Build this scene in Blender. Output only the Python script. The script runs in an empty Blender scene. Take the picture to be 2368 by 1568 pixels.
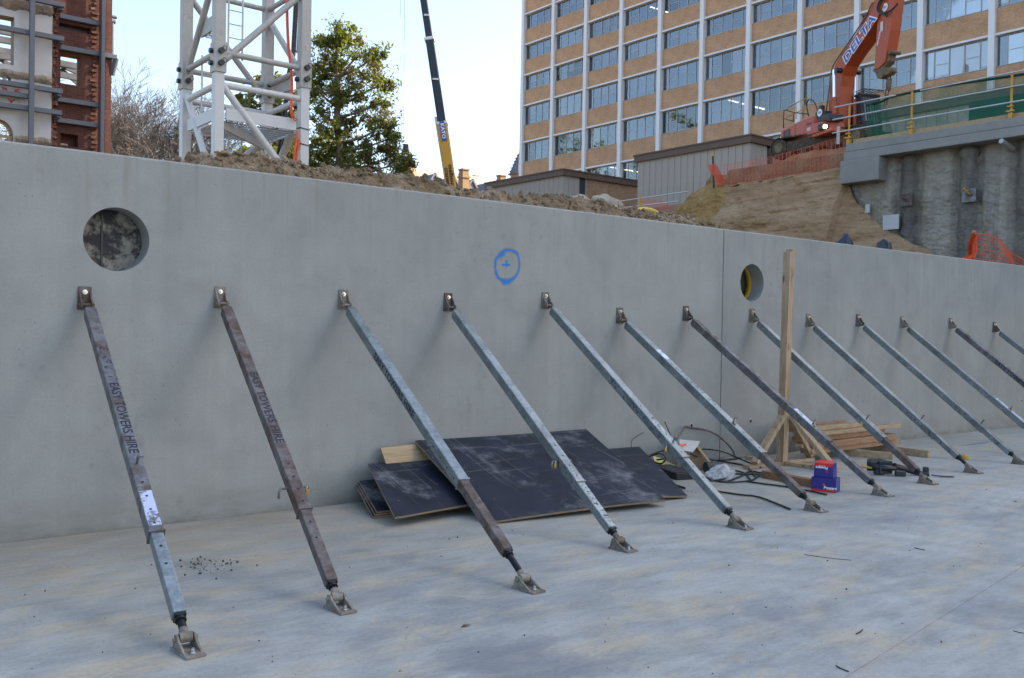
import bpy, bmesh, math, random
from mathutils import Vector, Matrix, Quaternion, noise
scene = bpy.context.scene
# ------------------------------------------------------------------ camera model
# pixel coordinates below are those of the photograph scaled to 2368 x 1568
F, CX, CY = 2177.0, 1183.7, 784.0
PITCH, ROLL, TW, EYE = math.radians(-0.646), math.radians(0.966), math.radians(51.51), 1.5
def ray(px, py):
    x = (px-CX)/F; y = (CY-py)/F
    c, s = math.cos(ROLL), math.sin(ROLL); x, y = c*x-s*y, s*x+c*y
    c, s = math.cos(PITCH), math.sin(PITCH); f, u = c-s*y, s+c*y
    S, C = math.sin(TW), math.cos(TW)
    return Vector((x*S+f*C, -x*C+f*S, u))
CAM = Vector((0, 0, EYE))
def onz(px, py, z=0.0):
    d = ray(px, py); return CAM+d*((z-EYE)/d.z)
def ony(px, py, Y):
    d = ray(px, py); return CAM+d*(Y/d.y)
def onx(px, py, X):
    d = ray(px, py); return CAM+d*(X/d.x)
FW = Vector((math.cos(TW), math.sin(TW), 0)); RT = Vector((math.sin(TW), -math.cos(TW), 0))
def ond(px, py, depth):
    d = ray(px, py); return CAM+d*(depth/d.dot(FW))
def pix(p):
    v = Vector(p)-CAM; f, xr, z = v.dot(FW), v.dot(RT), v.z
    c, s = math.cos(PITCH), math.sin(PITCH); f, u = c*f+s*z, -s*f+c*z
    X, Y = xr/f, u/f
    c, s = math.cos(ROLL), math.sin(ROLL); X, Y = c*X+s*Y, -s*X+c*Y
    return CX+X*F, CY-Y*F
cam_d = bpy.data.cameras.new('camera'); cam = bpy.data.objects.new('camera', cam_d)
scene.collection.objects.link(cam); scene.camera = cam
cam_d.sensor_width = 36; cam_d.sensor_fit = 'HORIZONTAL'; cam_d.lens = 36*F/2368
cam_d.clip_start = 0.05; cam_d.clip_end = 3000
o_ = ray(CX, CY); r_ = (ray(CX+F, CY)-o_).normalized(); u_ = (ray(CX, CY-F)-o_).normalized(); f_ = o_.normalized()
mw = Matrix.Identity(4)
for i in range(3): mw[i][0] = r_[i]; mw[i][1] = u_[i]; mw[i][2] = -f_[i]; mw[i][3] = CAM[i]
cam.matrix_world = mw
# ------------------------------------------------------------------ light
SUN_AZ, SUN_EL = math.radians(-25), math.radians(35)       # azimuth from +X towards +Y
world = bpy.data.worlds.new('World'); scene.world = world; world.use_nodes = True
nt = world.node_tree; nt.nodes.clear()
wo = nt.nodes.new('ShaderNodeOutputWorld'); bg = nt.nodes.new('ShaderNodeBackground'); sk = nt.nodes.new('ShaderNodeTexSky')
sk.sky_type = 'NISHITA'; sk.sun_disc = False; sk.sun_elevation = SUN_EL
sk.sun_rotation = math.radians(90)-SUN_AZ; sk.altitude = 0; sk.air_density = 1.0; sk.dust_density = 2.6; sk.ozone_density = 0.25
bg.inputs[1].default_value = 0.11
nt.links.new(sk.outputs[0], bg.inputs[0]); nt.links.new(bg.outputs[0], wo.inputs[0])
sun_d = bpy.data.lights.new('sun', 'SUN'); sun_d.energy = 3.6; sun_d.angle = math.radians(0.55); sun_d.color = (1.0, 0.87, 0.70)
sun = bpy.data.objects.new('sun', sun_d); scene.collection.objects.link(sun)
sdir = Vector((math.cos(SUN_EL)*math.cos(SUN_AZ), math.cos(SUN_EL)*math.sin(SUN_AZ), math.sin(SUN_EL)))
sun.rotation_euler = (-sdir).to_track_quat('-Z', 'Y').to_euler(); sun.location = (30, -20, 40)
scene.view_settings.view_transform = 'Standard'; scene.view_settings.look = 'None'
scene.view_settings.exposure = 2.0; scene.view_settings.gamma = 1.0; scene.view_settings.use_curve_mapping = False
scene.render.engine = 'CYCLES'
try: scene.cycles.transparent_max_bounces = 24
except Exception: pass
RND = random.Random(7)
COL = scene.collection
# ------------------------------------------------------------------ helpers
def lin(c):
    return tuple(((v/255)/12.92 if v/255 <= .04045 else ((v/255+.055)/1.055)**2.4) for v in c)
def tag(o, label=None, cat=None, group=None, kind=None):
    if label: o['label'] = label
    if cat: o['category'] = cat
    if group: o['group'] = group
    if kind: o['kind'] = kind
    return o
def thing(name, label, cat, loc=(0, 0, 0), group=None):
    o = bpy.data.objects.new(name, None); COL.objects.link(o); o.location = loc; o.empty_display_size = .2
    return tag(o, label, cat, group)
def wloc(o):
    v = Vector((0, 0, 0))
    while o is not None: v += o.location; o = o.parent
    return v
def mesh_obj(name, me, mats, parent=None, loc=None):
    o = bpy.data.objects.new(name, me); COL.objects.link(o)
    for m in (mats if isinstance(mats, (list, tuple)) else [mats]): me.materials.append(m)
    if parent is not None: o.parent = parent
    return o
class MB:
    def __init__(s): s.v = []; s.f = []; s.m = []; s.sm = []
    def add(s, vs, fs, mi=0, smooth=False):
        b = len(s.v); s.v.extend([Vector(v) for v in vs])
        for f in fs: s.f.append([b+i for i in f]); s.m.append(mi); s.sm.append(smooth)
        return s
    def box(s, c, size, rot=None, mi=0):
        c = Vector(c); hx, hy, hz = [a/2 for a in size]
        vs = [Vector((x, y, z)) for x in (-hx, hx) for y in (-hy, hy) for z in (-hz, hz)]
        if rot is not None: vs = [rot @ v for v in vs]
        return s.add([c+v for v in vs], [(0, 1, 3, 2), (4, 6, 7, 5), (0, 4, 5, 1), (2, 3, 7, 6), (0, 2, 6, 4), (1, 5, 7, 3)], mi)
    def bx(s, x0, x1, y0, y1, z0, z1, mi=0):
        return s.box(((x0+x1)/2, (y0+y1)/2, (z0+z1)/2), (abs(x1-x0), abs(y1-y0), abs(z1-z0)), None, mi)
    def beam(s, p0, p1, w, h, up=(0, 0, 1), mi=0, w1=None, h1=None):
        p0, p1 = Vector(p0), Vector(p1); d = (p1-p0).normalized(); up = Vector(up)
        x = d.cross(up)
        if x.length < 1e-5: x = d.cross(Vector((1, 0, 0)))
        x.normalize(); z = x.cross(d)
        w1 = w if w1 is None else w1; h1 = h if h1 is None else h1
        vs = []
        for p, ww, hh in ((p0, w, h), (p1, w1, h1)):
            for a, b in ((-1, -1), (1, -1), (1, 1), (-1, 1)): vs.append(p+x*a*ww/2+z*b*hh/2)
        return s.add(vs, [(3, 2, 1, 0), (4, 5, 6, 7), (0, 1, 5, 4), (1, 2, 6, 5), (2, 3, 7, 6), (3, 0, 4, 7)], mi)
    def tube(s, p0, p1, r, n=10, r1=None, mi=0, caps=True):
        p0, p1 = Vector(p0), Vector(p1); d = (p1-p0).normalized(); r1 = r if r1 is None else r1
        x = d.orthogonal().normalized(); y = d.cross(x); vs = []
        for p, rr in ((p0, r), (p1, r1)):
            for i in range(n):
                a = 2*math.pi*i/n; vs.append(p+(x*math.cos(a)+y*math.sin(a))*rr)
        s.add(vs, [(i, (i+1) % n, n+(i+1) % n, n+i) for i in range(n)], mi, True)
        if caps: s.add(vs, [tuple(reversed(range(n))), tuple(range(n, 2*n))], mi)
        return s
    def poly(s, pts, r, n=6, mi=0, closed=False):
        pts = [Vector(p) for p in pts]; N = len(pts); b = len(s.v); x = None; rr = r if isinstance(r, (list, tuple)) else [r]*N
        for i, p in enumerate(pts):
            d = (pts[min(i+1, N-1)]-pts[max(i-1, 0)])
            if closed: d = pts[(i+1) % N]-pts[(i-1) % N]
            d.normalize()
            x = d.orthogonal().normalized() if x is None else (x-d*x.dot(d))
            if x.length < 1e-6: x = d.orthogonal()
            x.normalize(); y = d.cross(x)
            for k in range(n):
                a = 2*math.pi*k/n; s.v.append(p+(x*math.cos(a)+y*math.sin(a))*rr[i])
        for i in range(N if closed else N-1):
            j = (i+1) % N
            for k in range(n):
                s.f.append([b+i*n+k, b+i*n+(k+1) % n, b+j*n+(k+1) % n, b+j*n+k]); s.m.append(mi); s.sm.append(True)
        if not closed:
            s.f.append([b+k for k in reversed(range(n))]); s.m.append(mi); s.sm.append(False)
            s.f.append([b+(N-1)*n+k for k in range(n)]); s.m.append(mi); s.sm.append(False)
        return s
    def prism(s, pts, ext, mi=0):
        pts = [Vector(p) for p in pts]; e = Vector(ext); n = len(pts)
        nn = Vector((0, 0, 0))
        for i in range(n): nn += (pts[i]).cross(pts[(i+1) % n])
        if nn.dot(e) > 0: pts = pts[::-1]
        return s.add(pts+[p+e for p in pts], [tuple(range(n)), tuple(range(2*n-1, n-1, -1))]+[(i, n+i, n+(i+1) % n, (i+1) % n) for i in range(n)], mi)
    def ribbon(s, pts, widths, normal, off=0.0, mi=0, thick=0.0):
        pts = [Vector(p) for p in pts]; n = Vector(normal).normalized(); N = len(pts); vs = []
        for i, p in enumerate(pts):
            d = (pts[min(i+1, N-1)]-pts[max(i-1, 0)]).normalized(); x = n.cross(d).normalized(); w = widths[i] if isinstance(widths, (list, tuple)) else widths
            vs += [p+x*w/2+n*off, p-x*w/2+n*off]
        fs = [(2*i, 2*i+1, 2*i+3, 2*i+2) for i in range(N-1)]
        s.add(vs, fs, mi)
        if thick:
            b = [v-n*thick for v in vs]
            M = len(vs); s.add(vs+b, [(2*i+1+M, 2*i+M, 2*i+2+M, 2*i+3+M) for i in range(N-1)]+[(2*i, 2*i+2, 2*i+2+M, 2*i+M) for i in range(N-1)]+[(2*i+1+M, 2*i+3+M, 2*i+3, 2*i+1) for i in range(N-1)]+[(0, M, M+1, 1), (2*N-2, 2*N-1, M+2*N-1, M+2*N-2)], mi)
        return s
    def build(s, name, mats, parent=None, loc=None, bevel=0, smooth_all=False):
        org = Vector(loc) if loc is not None else (wloc(parent) if parent is not None else Vector((0, 0, 0)))
        me = bpy.data.meshes.new(name); me.from_pydata([tuple(v-org) for v in s.v], [], s.f); me.update()
        for p, m, q in zip(me.polygons, s.m, s.sm):
            p.material_index = m; p.use_smooth = q or smooth_all
        o = mesh_obj(name, me, mats, parent)
        if parent is None: o.location = org
        elif loc is not None: o.location = org-wloc(parent)
        if bevel:
            md = o.modifiers.new('bevel', 'BEVEL'); md.width = bevel; md.segments = 2; md.limit_method = 'ANGLE'; md.angle_limit = math.radians(40)
        return o
def text_mesh(body, size, extrude=0.0, offset=0.0, xscale=1.0, align='CENTER', shear=0.0, space=1.0):
    cu = bpy.data.curves.new('t', 'FONT'); cu.body = body; cu.size = size; cu.extrude = extrude; cu.offset = offset
    cu.align_x = align; cu.align_y = 'CENTER'; cu.shear = shear; cu.space_character = space; cu.resolution_u = 3
    ob = bpy.data.objects.new('t', cu); COL.objects.link(ob)
    bpy.context.view_layer.update()
    me = bpy.data.meshes.new_from_object(ob.evaluated_get(bpy.context.evaluated_depsgraph_get()))
    bpy.data.objects.remove(ob); bpy.data.curves.remove(cu)
    for v in me.vertices: v.co.x *= xscale
    return me
def place_text(name, body, size, org, xdir, ydir, mat, parent, **kw):
    """flat lettering lying in the plane of xdir, ydir at org"""
    me = text_mesh(body, size, **kw); me.name = name
    x = Vector(xdir).normalized(); n = x.cross(Vector(ydir)).normalized(); y = n.cross(x)
    base = wloc(parent)
    for v in me.vertices:
        p = v.co.copy(); v.co = Vector(org)-base+x*p.x+y*p.y+n*p.z
    me.update(); me.materials.clear()
    return mesh_obj(name, me, mat, parent)
def pl(x, tab):
    if x <= tab[0][0]: return tab[0][1]
    for (a, b), (c, d) in zip(tab, tab[1:]):
        if x <= c: return b+(d-b)*(x-a)/(c-a)
    return tab[-1][1]
def fbm(p, o=4): return noise.fractal(Vector(p), 1.0, 2.0, o)
def sstep(a, b, x):
    t = max(0, min(1, (x-a)/(b-a))); return t*t*(3-2*t)
def catmull(pts, n=8):
    pts = [Vector(p) for p in pts]; out = []
    for i in range(len(pts)-1):
        p0 = pts[max(i-1, 0)]; p1 = pts[i]; p2 = pts[i+1]; p3 = pts[min(i+2, len(pts)-1)]
        for k in range(n):
            t = k/n; out.append(.5*((2*p1)+(p2-p0)*t+(2*p0-5*p1+4*p2-p3)*t*t+(3*p1-p0-3*p2+p3)*t*t*t))
    return out+[pts[-1]]
# ------------------------------------------------------------------ materials
class NT:
    def __init__(s, name):
        s.mat = bpy.data.materials.new(name); s.mat.use_nodes = True; s.t = s.mat.node_tree; s.t.nodes.clear()
        s.out = s.t.nodes.new('ShaderNodeOutputMaterial'); s.b = s.t.nodes.new('ShaderNodeBsdfPrincipled'); s.t.links.new(s.b.outputs[0], s.out.inputs[0])
        tc = s.t.nodes.new('ShaderNodeTexCoord'); s.co = tc.outputs['Object']; s.tc = tc
        g = s.t.nodes.new('ShaderNodeNewGeometry'); s.geo = g
    def n(s, t, **kw):
        nd = s.t.nodes.new(t)
        for k, v in kw.items(): setattr(nd, k, v)
        return nd
    def l(s, a, b): s.t.links.new(a, b)
    def map(s, scale=(1, 1, 1), rot=(0, 0, 0), loc=(0, 0, 0), co=None):
        m = s.n('ShaderNodeMapping'); m.inputs['Scale'].default_value = scale; m.inputs['Rotation'].default_value = rot; m.inputs['Location'].default_value = loc
        s.l(co or s.co, m.inputs[0]); return m.outputs[0]
    def noise(s, scale, detail=5, rough=.55, co=None, dist=0.0):
        m = s.n('ShaderNodeTexNoise'); m.inputs['Scale'].default_value = scale; m.inputs['Detail'].default_value = detail; m.inputs['Roughness'].default_value = rough; m.inputs['Distortion'].default_value = dist
        s.l(co or s.co, m.inputs['Vector']); return m.outputs['Fac']
    def vor(s, scale, co=None, feature='F1', out='Distance'):
        m = s.n('ShaderNodeTexVoronoi'); m.feature = feature; m.inputs['Scale'].default_value = scale; s.l(co or s.co, m.inputs['Vector']); return m.outputs[out]
    def ramp(s, fac, stops, interp='LINEAR'):
        r = s.n('ShaderNodeValToRGB'); e = r.color_ramp.elements; r.color_ramp.interpolation = interp
        while len(e) > 1: e.remove(e[0])
        for i, (p, c) in enumerate(stops):
            c = (c, c, c) if isinstance(c, (int, float)) else c
            el = e[0] if i == 0 else e.new(p); el.position = p; el.color = (*c[:3], 1)
        s.l(fac, r.inputs[0]); return r.outputs[0]
    def mix(s, fac, a, b, mode='MIX'):
        m = s.n('ShaderNodeMix', data_type='RGBA', blend_type=mode)
        for v, i in ((fac, 0), (a, 6), (b, 7)):
            if isinstance(v, (int, float)): m.inputs[i].default_value = v if i == 0 else (v, v, v, 1)
            elif isinstance(v, (tuple, list)): m.inputs[i].default_value = (*v[:3], 1)
            else: s.l(v, m.inputs[i])
        return m.outputs[2]
    def math(s, op, a, b=None):
        m = s.n('ShaderNodeMath', operation=op)
        for v, i in ((a, 0), (b, 1)):
            if v is None: continue
            if isinstance(v, (int, float)): m.inputs[i].default_value = v
            else: s.l(v, m.inputs[i])
        return m.outputs[0]
    def sep(s, co=None):
        m = s.n('ShaderNodeSeparateXYZ'); s.l(co or s.co, m.inputs[0]); return m.outputs
    def comb(s, x, y, z=0.0):
        m = s.n('ShaderNodeCombineXYZ')
        for v, i in ((x, 0), (y, 1), (z, 2)):
            if isinstance(v, (int, float)): m.inputs[i].default_value = v
            else: s.l(v, m.inputs[i])
        return m.outputs[0]
    def bump(s, h, strength=.3, dist=.01, nrm=None):
        m = s.n('ShaderNodeBump'); m.inputs['Strength'].default_value = strength; m.inputs['Distance'].default_value = dist; s.l(h, m.inputs['Height'])
        if nrm is not None: s.l(nrm, m.inputs['Normal'])
        s.l(m.outputs[0], s.b.inputs['Normal']); return m.outputs[0]
    def set(s, col=None, rough=None, metal=None, spec=None):
        for v, k in ((col, 'Base Color'), (rough, 'Roughness'), (metal, 'Metallic'), (spec, 'Specular IOR Level')):
            if v is None: continue
            i = s.b.inputs[k]
            if isinstance(v, (int, float)): i.default_value = v
            elif isinstance(v, (tuple, list)): i.default_value = (*v[:3], 1)
            else: s.l(v, i)
        return s
def simple(name, col, rough=.6, metal=0.0, var=.18, scale=6.0, dirt=None, dirt_amt=.45, bump=0.0, bscale=40, spec=.5, stretch=(1, 1, 1)):
    """paint / metal / plastic with uneven tone, and a dirt colour in patches"""
    N = NT(name); co = N.map(stretch)
    a = N.noise(scale, 6, .6, co); f = N.noise(scale*9, 4, .6, co)
    k = N.ramp(a, [(.3, 1-var), (.7, 1+var*.6)]); c = N.mix(1.0, col, k, 'MULTIPLY')
    c = N.mix(1.0, c, N.ramp(f, [(.3, 1-var*.5), (.7, 1+var*.25)]), 'MULTIPLY')
    if dirt is not None:
        g = N.ramp(N.noise(scale*1.7, 7, .68, N.map(stretch, loc=(3.3, 1.7, 9.1))), [(1-dirt_amt-.08, 0.0), (1-dirt_amt+.14, 1.0)]); c = N.mix(g, c, dirt)
    N.set(c, N.ramp(a, [(.3, max(.05, rough-.1)), (.7, min(1, rough+.12))]), metal, spec)
    if bump: N.bump(N.noise(bscale, 5, .6, co), bump, .01)
    return N.mat
def m_panel():
    N = NT('cast_concrete_panel')
    big = N.noise(.55, 6, .58, dist=.5); mid = N.noise(2.6, 7, .64); fine = N.noise(60, 3, .6); blot = N.noise(1.15, 7, .66, N.map(loc=(3, 8, 1)), .8)
    st = N.noise(1.3, 6, .6, N.map((6.0, 1, .35)))
    c = N.ramp(big, [(.25, (.255, .264, .254)), (.5, (.293, .300, .285)), (.75, (.322, .326, .305))])
    c = N.mix(1.0, c, N.ramp(mid, [(.28, .86), (.55, 1.0), (.75, 1.07)]), 'MULTIPLY')
    c = N.mix(1.0, c, N.ramp(blot, [(.30, .91), (.5, 1.0), (.70, 1.04)]), 'MULTIPLY')
    c = N.mix(1.0, c, N.ramp(st, [(.3, .95), (.6, 1.02)]), 'MULTIPLY')
    c = N.mix(1.0, c, N.ramp(fine, [(.3, .94), (.7, 1.045)]), 'MULTIPLY')
    z = N.sep()[2]
    # scuffs, hand-sized smudges, rust runs from the top edge, air holes
    sc = N.ramp(N.noise(3.1, 9, .74, N.map((1, 1, .6), loc=(8, 2, 4))), [(.62, 0.0), (.76, .6)])
    c = N.mix(sc, c, (.185, .175, .15))
    sm = N.math('MULTIPLY', N.ramp(N.noise(9, 6, .7, N.map(loc=(1, 3, 6))), [(.55, 0.0), (.68, .8)]), N.ramp(N.noise(.8, 3, .5, N.map(loc=(6, 6, 2))), [(.54, 0.0), (.66, .6)])); c = N.mix(sm, c, (.15, .15, .14))
    lt = N.ramp(N.noise(2.2, 9, .7, N.map((.5, 1, 1.6), loc=(2, 9, 7))), [(.63, 0.0), (.74, .35)]); c = N.mix(lt, c, (.37, .37, .34))
    runs = N.math('MULTIPLY', N.ramp(N.noise(5.0, 4, .6, N.map((3, 1, .12), loc=(1, 5, 2))), [(.56, 0.0), (.70, .6)]), N.ramp(N.math('MULTIPLY', z, 1/2.7), [(.74, 0.0), (.99, .8)]))
    c = N.mix(runs, c, (.215, .19, .145))
    pits = N.ramp(N.vor(15), [(.05, 1.0), (.085, 0.0)])
    pm = N.math('MULTIPLY', pits, N.ramp(N.noise(1.2, 3, .5, N.map(loc=(4, 4, 4))), [(.46, 0.0), (.58, .7)]))
    c = N.mix(pm, c, (.10, .10, .09))
    ft = N.math('MULTIPLY', N.ramp(N.math('MULTIPLY', z, 1.0), [(.0, .95), (.07, .5), (.30, 0.0)]), N.ramp(N.noise(2.2, 7, .68, N.map((1, 1, 3))), [(.35, .15), (.62, 1.0)]))
    c = N.mix(ft, c, (.15, .145, .125))
    N.set(c, N.ramp(mid, [(.3, .62), (.7, .8)]), 0, .3)
    h = N.math('ADD', N.math('MULTIPLY', mid, .6), N.math('MULTIPLY', fine, .12)); N.bump(N.math('SUBTRACT', h, N.math('MULTIPLY', pm, .6)), .25, .012)
    return N.mat
def m_slab():
    N = NT('power_floated_slab')
    rot = (0, 0, math.radians(38.5))
    s1 = N.noise(1.0, 8, .66, N.map((.45, 1.0, 1), rot), .6); s2 = N.noise(1.0, 9, .70, N.map((1.6, 4.0, 1), rot, (3, 7, 0)), .4); s3 = N.noise(.35, 5, .55, N.map(loc=(9, 3, 0)))
    fine = N.noise(38, 6, .7); grit = N.noise(150, 3, .6)
    c = N.ramp(s1, [(.25, (.27, .29, .28)), (.5, (.365, .378, .352)), (.72, (.455, .455, .41))])
    c = N.mix(1.0, c, N.ramp(s2, [(.28, .74), (.5, 1.0), (.72, 1.14)]), 'MULTIPLY')
    c = N.mix(1.0, c, N.ramp(s3, [(.3, .84), (.65, 1.05)]), 'MULTIPLY')
    dust = N.ramp(N.noise(1.0, 9, .72, N.map((1.4, 3.0, 1), rot, (1, 2, 0)), .5), [(.49, 0.0), (.62, .95)])
    c = N.mix(N.math('MULTIPLY', dust, .85), c, (.45, .39, .28))
    d2 = N.ramp(N.noise(1.0, 8, .66, N.map((.8, 1.6, 1), rot, (6, 1, 0)), .5), [(.53, 0.0), (.66, .75)])
    c = N.mix(d2, c, (.24, .26, .27))
    # swirls left by the power float, and pale tyre smears
    w = N.n('ShaderNodeTexWave', wave_type='RINGS', rings_direction='Z'); w.inputs['Scale'].default_value = .9; w.inputs['Distortion'].default_value = 6.0; w.inputs['Detail'].default_value = 5; w.inputs['Detail Scale'].default_value = 1.4; N.l(N.map((1, 1, 1), loc=(-4.2, -3.0, 0)), w.inputs[0])
    c = N.mix(1.0, c, N.ramp(w.outputs['Fac'], [(.0, .955), (.6, 1.0), (1.0, 1.04)]), 'MULTIPLY')
    ty = N.math('MULTIPLY', N.ramp(N.noise(1.0, 5, .6, N.map((.10, 2.4, 1), (0, 0, math.radians(-12)), (2, 4, 0)), .3), [(.60, 0.0), (.66, .35)]), N.ramp(N.noise(16, 4, .6), [(.4, .3), (.6, 1.0)])); c = N.mix(ty, c, (.235, .235, .22))
    s4 = N.noise(1.0, 8, .75, N.map((5, 15, 1), rot, (2, 5, 0)), .3); c = N.mix(1.0, c, N.ramp(s4, [(.3, .84), (.5, 1.0), (.7, 1.10)]), 'MULTIPLY')
    # one damp grey stain low in the middle
    ds = N.n('ShaderNodeVectorMath', operation='DISTANCE'); N.l(N.map((1, 1, 1)), ds.inputs[0]); q = onz(1190, 1535)-Vector((3.8, -5.47, 0))*0; ds.inputs[1].default_value = (q.x, q.y, 0)
    stn = N.math('MULTIPLY', N.ramp(N.math('ADD', ds.outputs['Value'], N.math('MULTIPLY', s2, 1.1)), [(.75, .9), (1.55, 0.0)]), N.ramp(s4, [(.35, .5), (.55, 1.0)])); c = N.mix(stn, c, (.20, .215, .22))
    xyz = N.sep()
    near = N.math('MULTIPLY', N.ramp(N.math('DIVIDE', xyz[1], 7.06), [(.70, 0.0), (.97, .75)]), N.ramp(N.math('DIVIDE', xyz[0], 6.0), [(.45, 1.0), (.95, .15)]))
    c = N.mix(N.math('MULTIPLY', near, N.ramp(s2, [(.35, .25), (.6, 1.0)])), c, (.285, .245, .175))
    spk = N.math('MULTIPLY', N.ramp(N.vor(11, N.map(loc=(2, 2, 0))), [(.04, 1.0), (.07, 0.0)]), N.ramp(N.noise(.9, 3, .6), [(.48, 0.0), (.6, .8)]))
    c = N.mix(spk, c, (.11, .095, .07))
    scr = N.ramp(N.noise(1.0, 4, .55, N.map((.9, 34, 1), (0, 0, math.radians(20)))), [(.64, 0.0), (.72, .3)]); c = N.mix(scr, c, (.45, .45, .42))
    c = N.mix(1.0, c, N.ramp(fine, [(.3, .87), (.7, 1.09)]), 'MULTIPLY'); c = N.mix(1.0, c, N.ramp(grit, [(.3, .93), (.7, 1.06)]), 'MULTIPLY')
    N.set(c, N.ramp(s2, [(.3, .55), (.7, .78)]), 0, .3)
    N.bump(N.math('ADD', N.math('MULTIPLY', s2, .4), N.math('MULTIPLY', fine, .2)), .2, .01)
    return N.mat
def m_soil(name, c0, c1, c2, scale=2.0, bump=.8, strata=False):
    N = NT(name)
    co = N.map((1, .25, 2.2)) if strata else N.map()
    a = N.noise(scale, 8, .65, co); b = N.noise(scale*6, 6, .65, co); v = N.vor(scale*9)
    c = N.ramp(a, [(.28, c0), (.5, c1), (.72, c2)])
    c = N.mix(1.0, c, N.ramp(b, [(.25, .72), (.5, 1.0), (.75, 1.16)]), 'MULTIPLY')
    st = N.ramp(N.vor(scale*14, N.map(loc=(5, 1, 2))), [(.12, 1.0), (.2, 0.0)])
    c = N.mix(N.math('MULTIPLY', st, N.ramp(b, [(.5, 0.0), (.62, .7)])), c, tuple(min(.6, x*1.5+.06) for x in c2))
    N.set(c, .95, 0, .1)
    N.bump(N.math('ADD', b, N.math('MULTIPLY', v, .5)), bump, .05)
    return N.mat
def m_brick(name, c1, c2, mortar, axis, bw=.24, rh=.086, bump=.35, stain=(.1, .08, .07), stain_amt=.35):
    N = NT(name); x = N.sep(); u = x[1] if axis == 'x' else x[0]
    b = N.n('ShaderNodeTexBrick'); b.offset = .5; b.inputs['Scale'].default_value = 1.0
    b.inputs['Brick Width'].default_value = bw; b.inputs['Row Height'].default_value = rh; b.inputs['Mortar Size'].default_value = .006; b.inputs['Mortar Smooth'].default_value = .2; b.inputs['Bias'].default_value = -.1
    b.inputs['Color1'].default_value = (*c1, 1); b.inputs['Color2'].default_value = (*c2, 1); b.inputs['Mortar'].default_value = (*mortar, 1)
    N.l(N.comb(u, x[2]), b.inputs['Vector'])
    a = N.noise(.9, 6, .6); c = N.mix(1.0, b.outputs['Color'], N.ramp(a, [(.3, .82), (.7, 1.12)]), 'MULTIPLY')
    c = N.mix(1.0, c, N.ramp(N.noise(7, 5, .6), [(.3, .84), (.7, 1.1)]), 'MULTIPLY')
    g = N.ramp(N.noise(1.6, 7, .68, N.map(loc=(4, 7, 1))), [(1-stain_amt, 0.0), (min(1, 1-stain_amt+.25), .7)]); c = N.mix(g, c, stain)
    N.set(c, .9, 0, .2); N.bump(b.outputs['Fac'], -bump, .012)
    return N.mat
def m_timber(name, c0, c1, knots=True, axis=0):
    N = NT(name); sc = [9, 9, 9]; sc[axis] = .7
    co = N.map(tuple(sc)); a = N.noise(2.2, 6, .6, co, 1.2); b = N.noise(11, 4, .6, co)
    c = N.ramp(a, [(.3, c0), (.55, c1), (.75, tuple(x*1.12 for x in c1))])
    c = N.mix(1.0, c, N.ramp(b, [(.3, .85), (.7, 1.07)]), 'MULTIPLY')
    g = N.ramp(N.noise(4, 7, .68), [(.58, 0.0), (.72, .6)]); c = N.mix(g, c, tuple(x*.55 for x in c0))
    if knots:
        s2 = [6, 6, 6]; s2[axis] = 2.5
        k = N.ramp(N.vor(1.0, N.map(tuple(s2), loc=(.3, .7, .2))), [(.06, 1.0), (.15, 0.0)]); c = N.mix(N.math('MULTIPLY', k, .8), c, tuple(x*.35 for x in c0))
    N.set(c, .75, 0, .25); N.bump(b, .25, .004)
    return N.mat
def m_galv(name, base=(.34, .37, .385), rust=None, rust_amt=.3, rough=.42, metal=.75):
    """zinc with spangle and dull white bloom, or bare steel gone brown in patches"""
    N = NT(name); oi = N.n('ShaderNodeObjectInfo'); co = N.n('ShaderNodeVectorMath', operation='ADD'); N.l(N.co, co.inputs[0])
    rv = N.n('ShaderNodeVectorMath', operation='SCALE'); N.l(oi.outputs['Location'], rv.inputs[0]); rv.inputs['Scale'].default_value = 3.7; N.l(rv.outputs[0], co.inputs[1]); co = co.outputs[0]
    a = N.noise(5, 7, .65, co); b = N.noise(40, 5, .6, co); v = N.vor(26, co)
    c = N.ramp(a, [(.25, tuple(x*.55 for x in base)), (.5, base), (.72, tuple(min(1, x*1.35) for x in base))])
    c = N.mix(1.0, c, N.ramp(b, [(.3, .75), (.7, 1.15)]), 'MULTIPLY'); c = N.mix(1.0, c, N.ramp(v, [(.1, .9), (.5, 1.08)]), 'MULTIPLY')
    ro = N.ramp(b, [(.3, rough-.1), (.7, rough+.18)]); me = metal
    if rust:
        g = N.ramp(N.noise(7, 8, .7, N.map(loc=(2, 9, 4), co=co)), [(1-rust_amt-.12, 0.0), (1-rust_amt+.10, 1.0)]); c = N.mix(g, c, N.mix(N.noise(22, 4, .6, co), rust, tuple(x*.4 for x in rust)))
        ro = N.mix(g, ro, .88); mt = N.ramp(g, [(0, metal), (1, 0.1)]); me = mt
    N.set(c, ro, me, .4); N.bump(b, .25, .004)
    return N.mat
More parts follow.
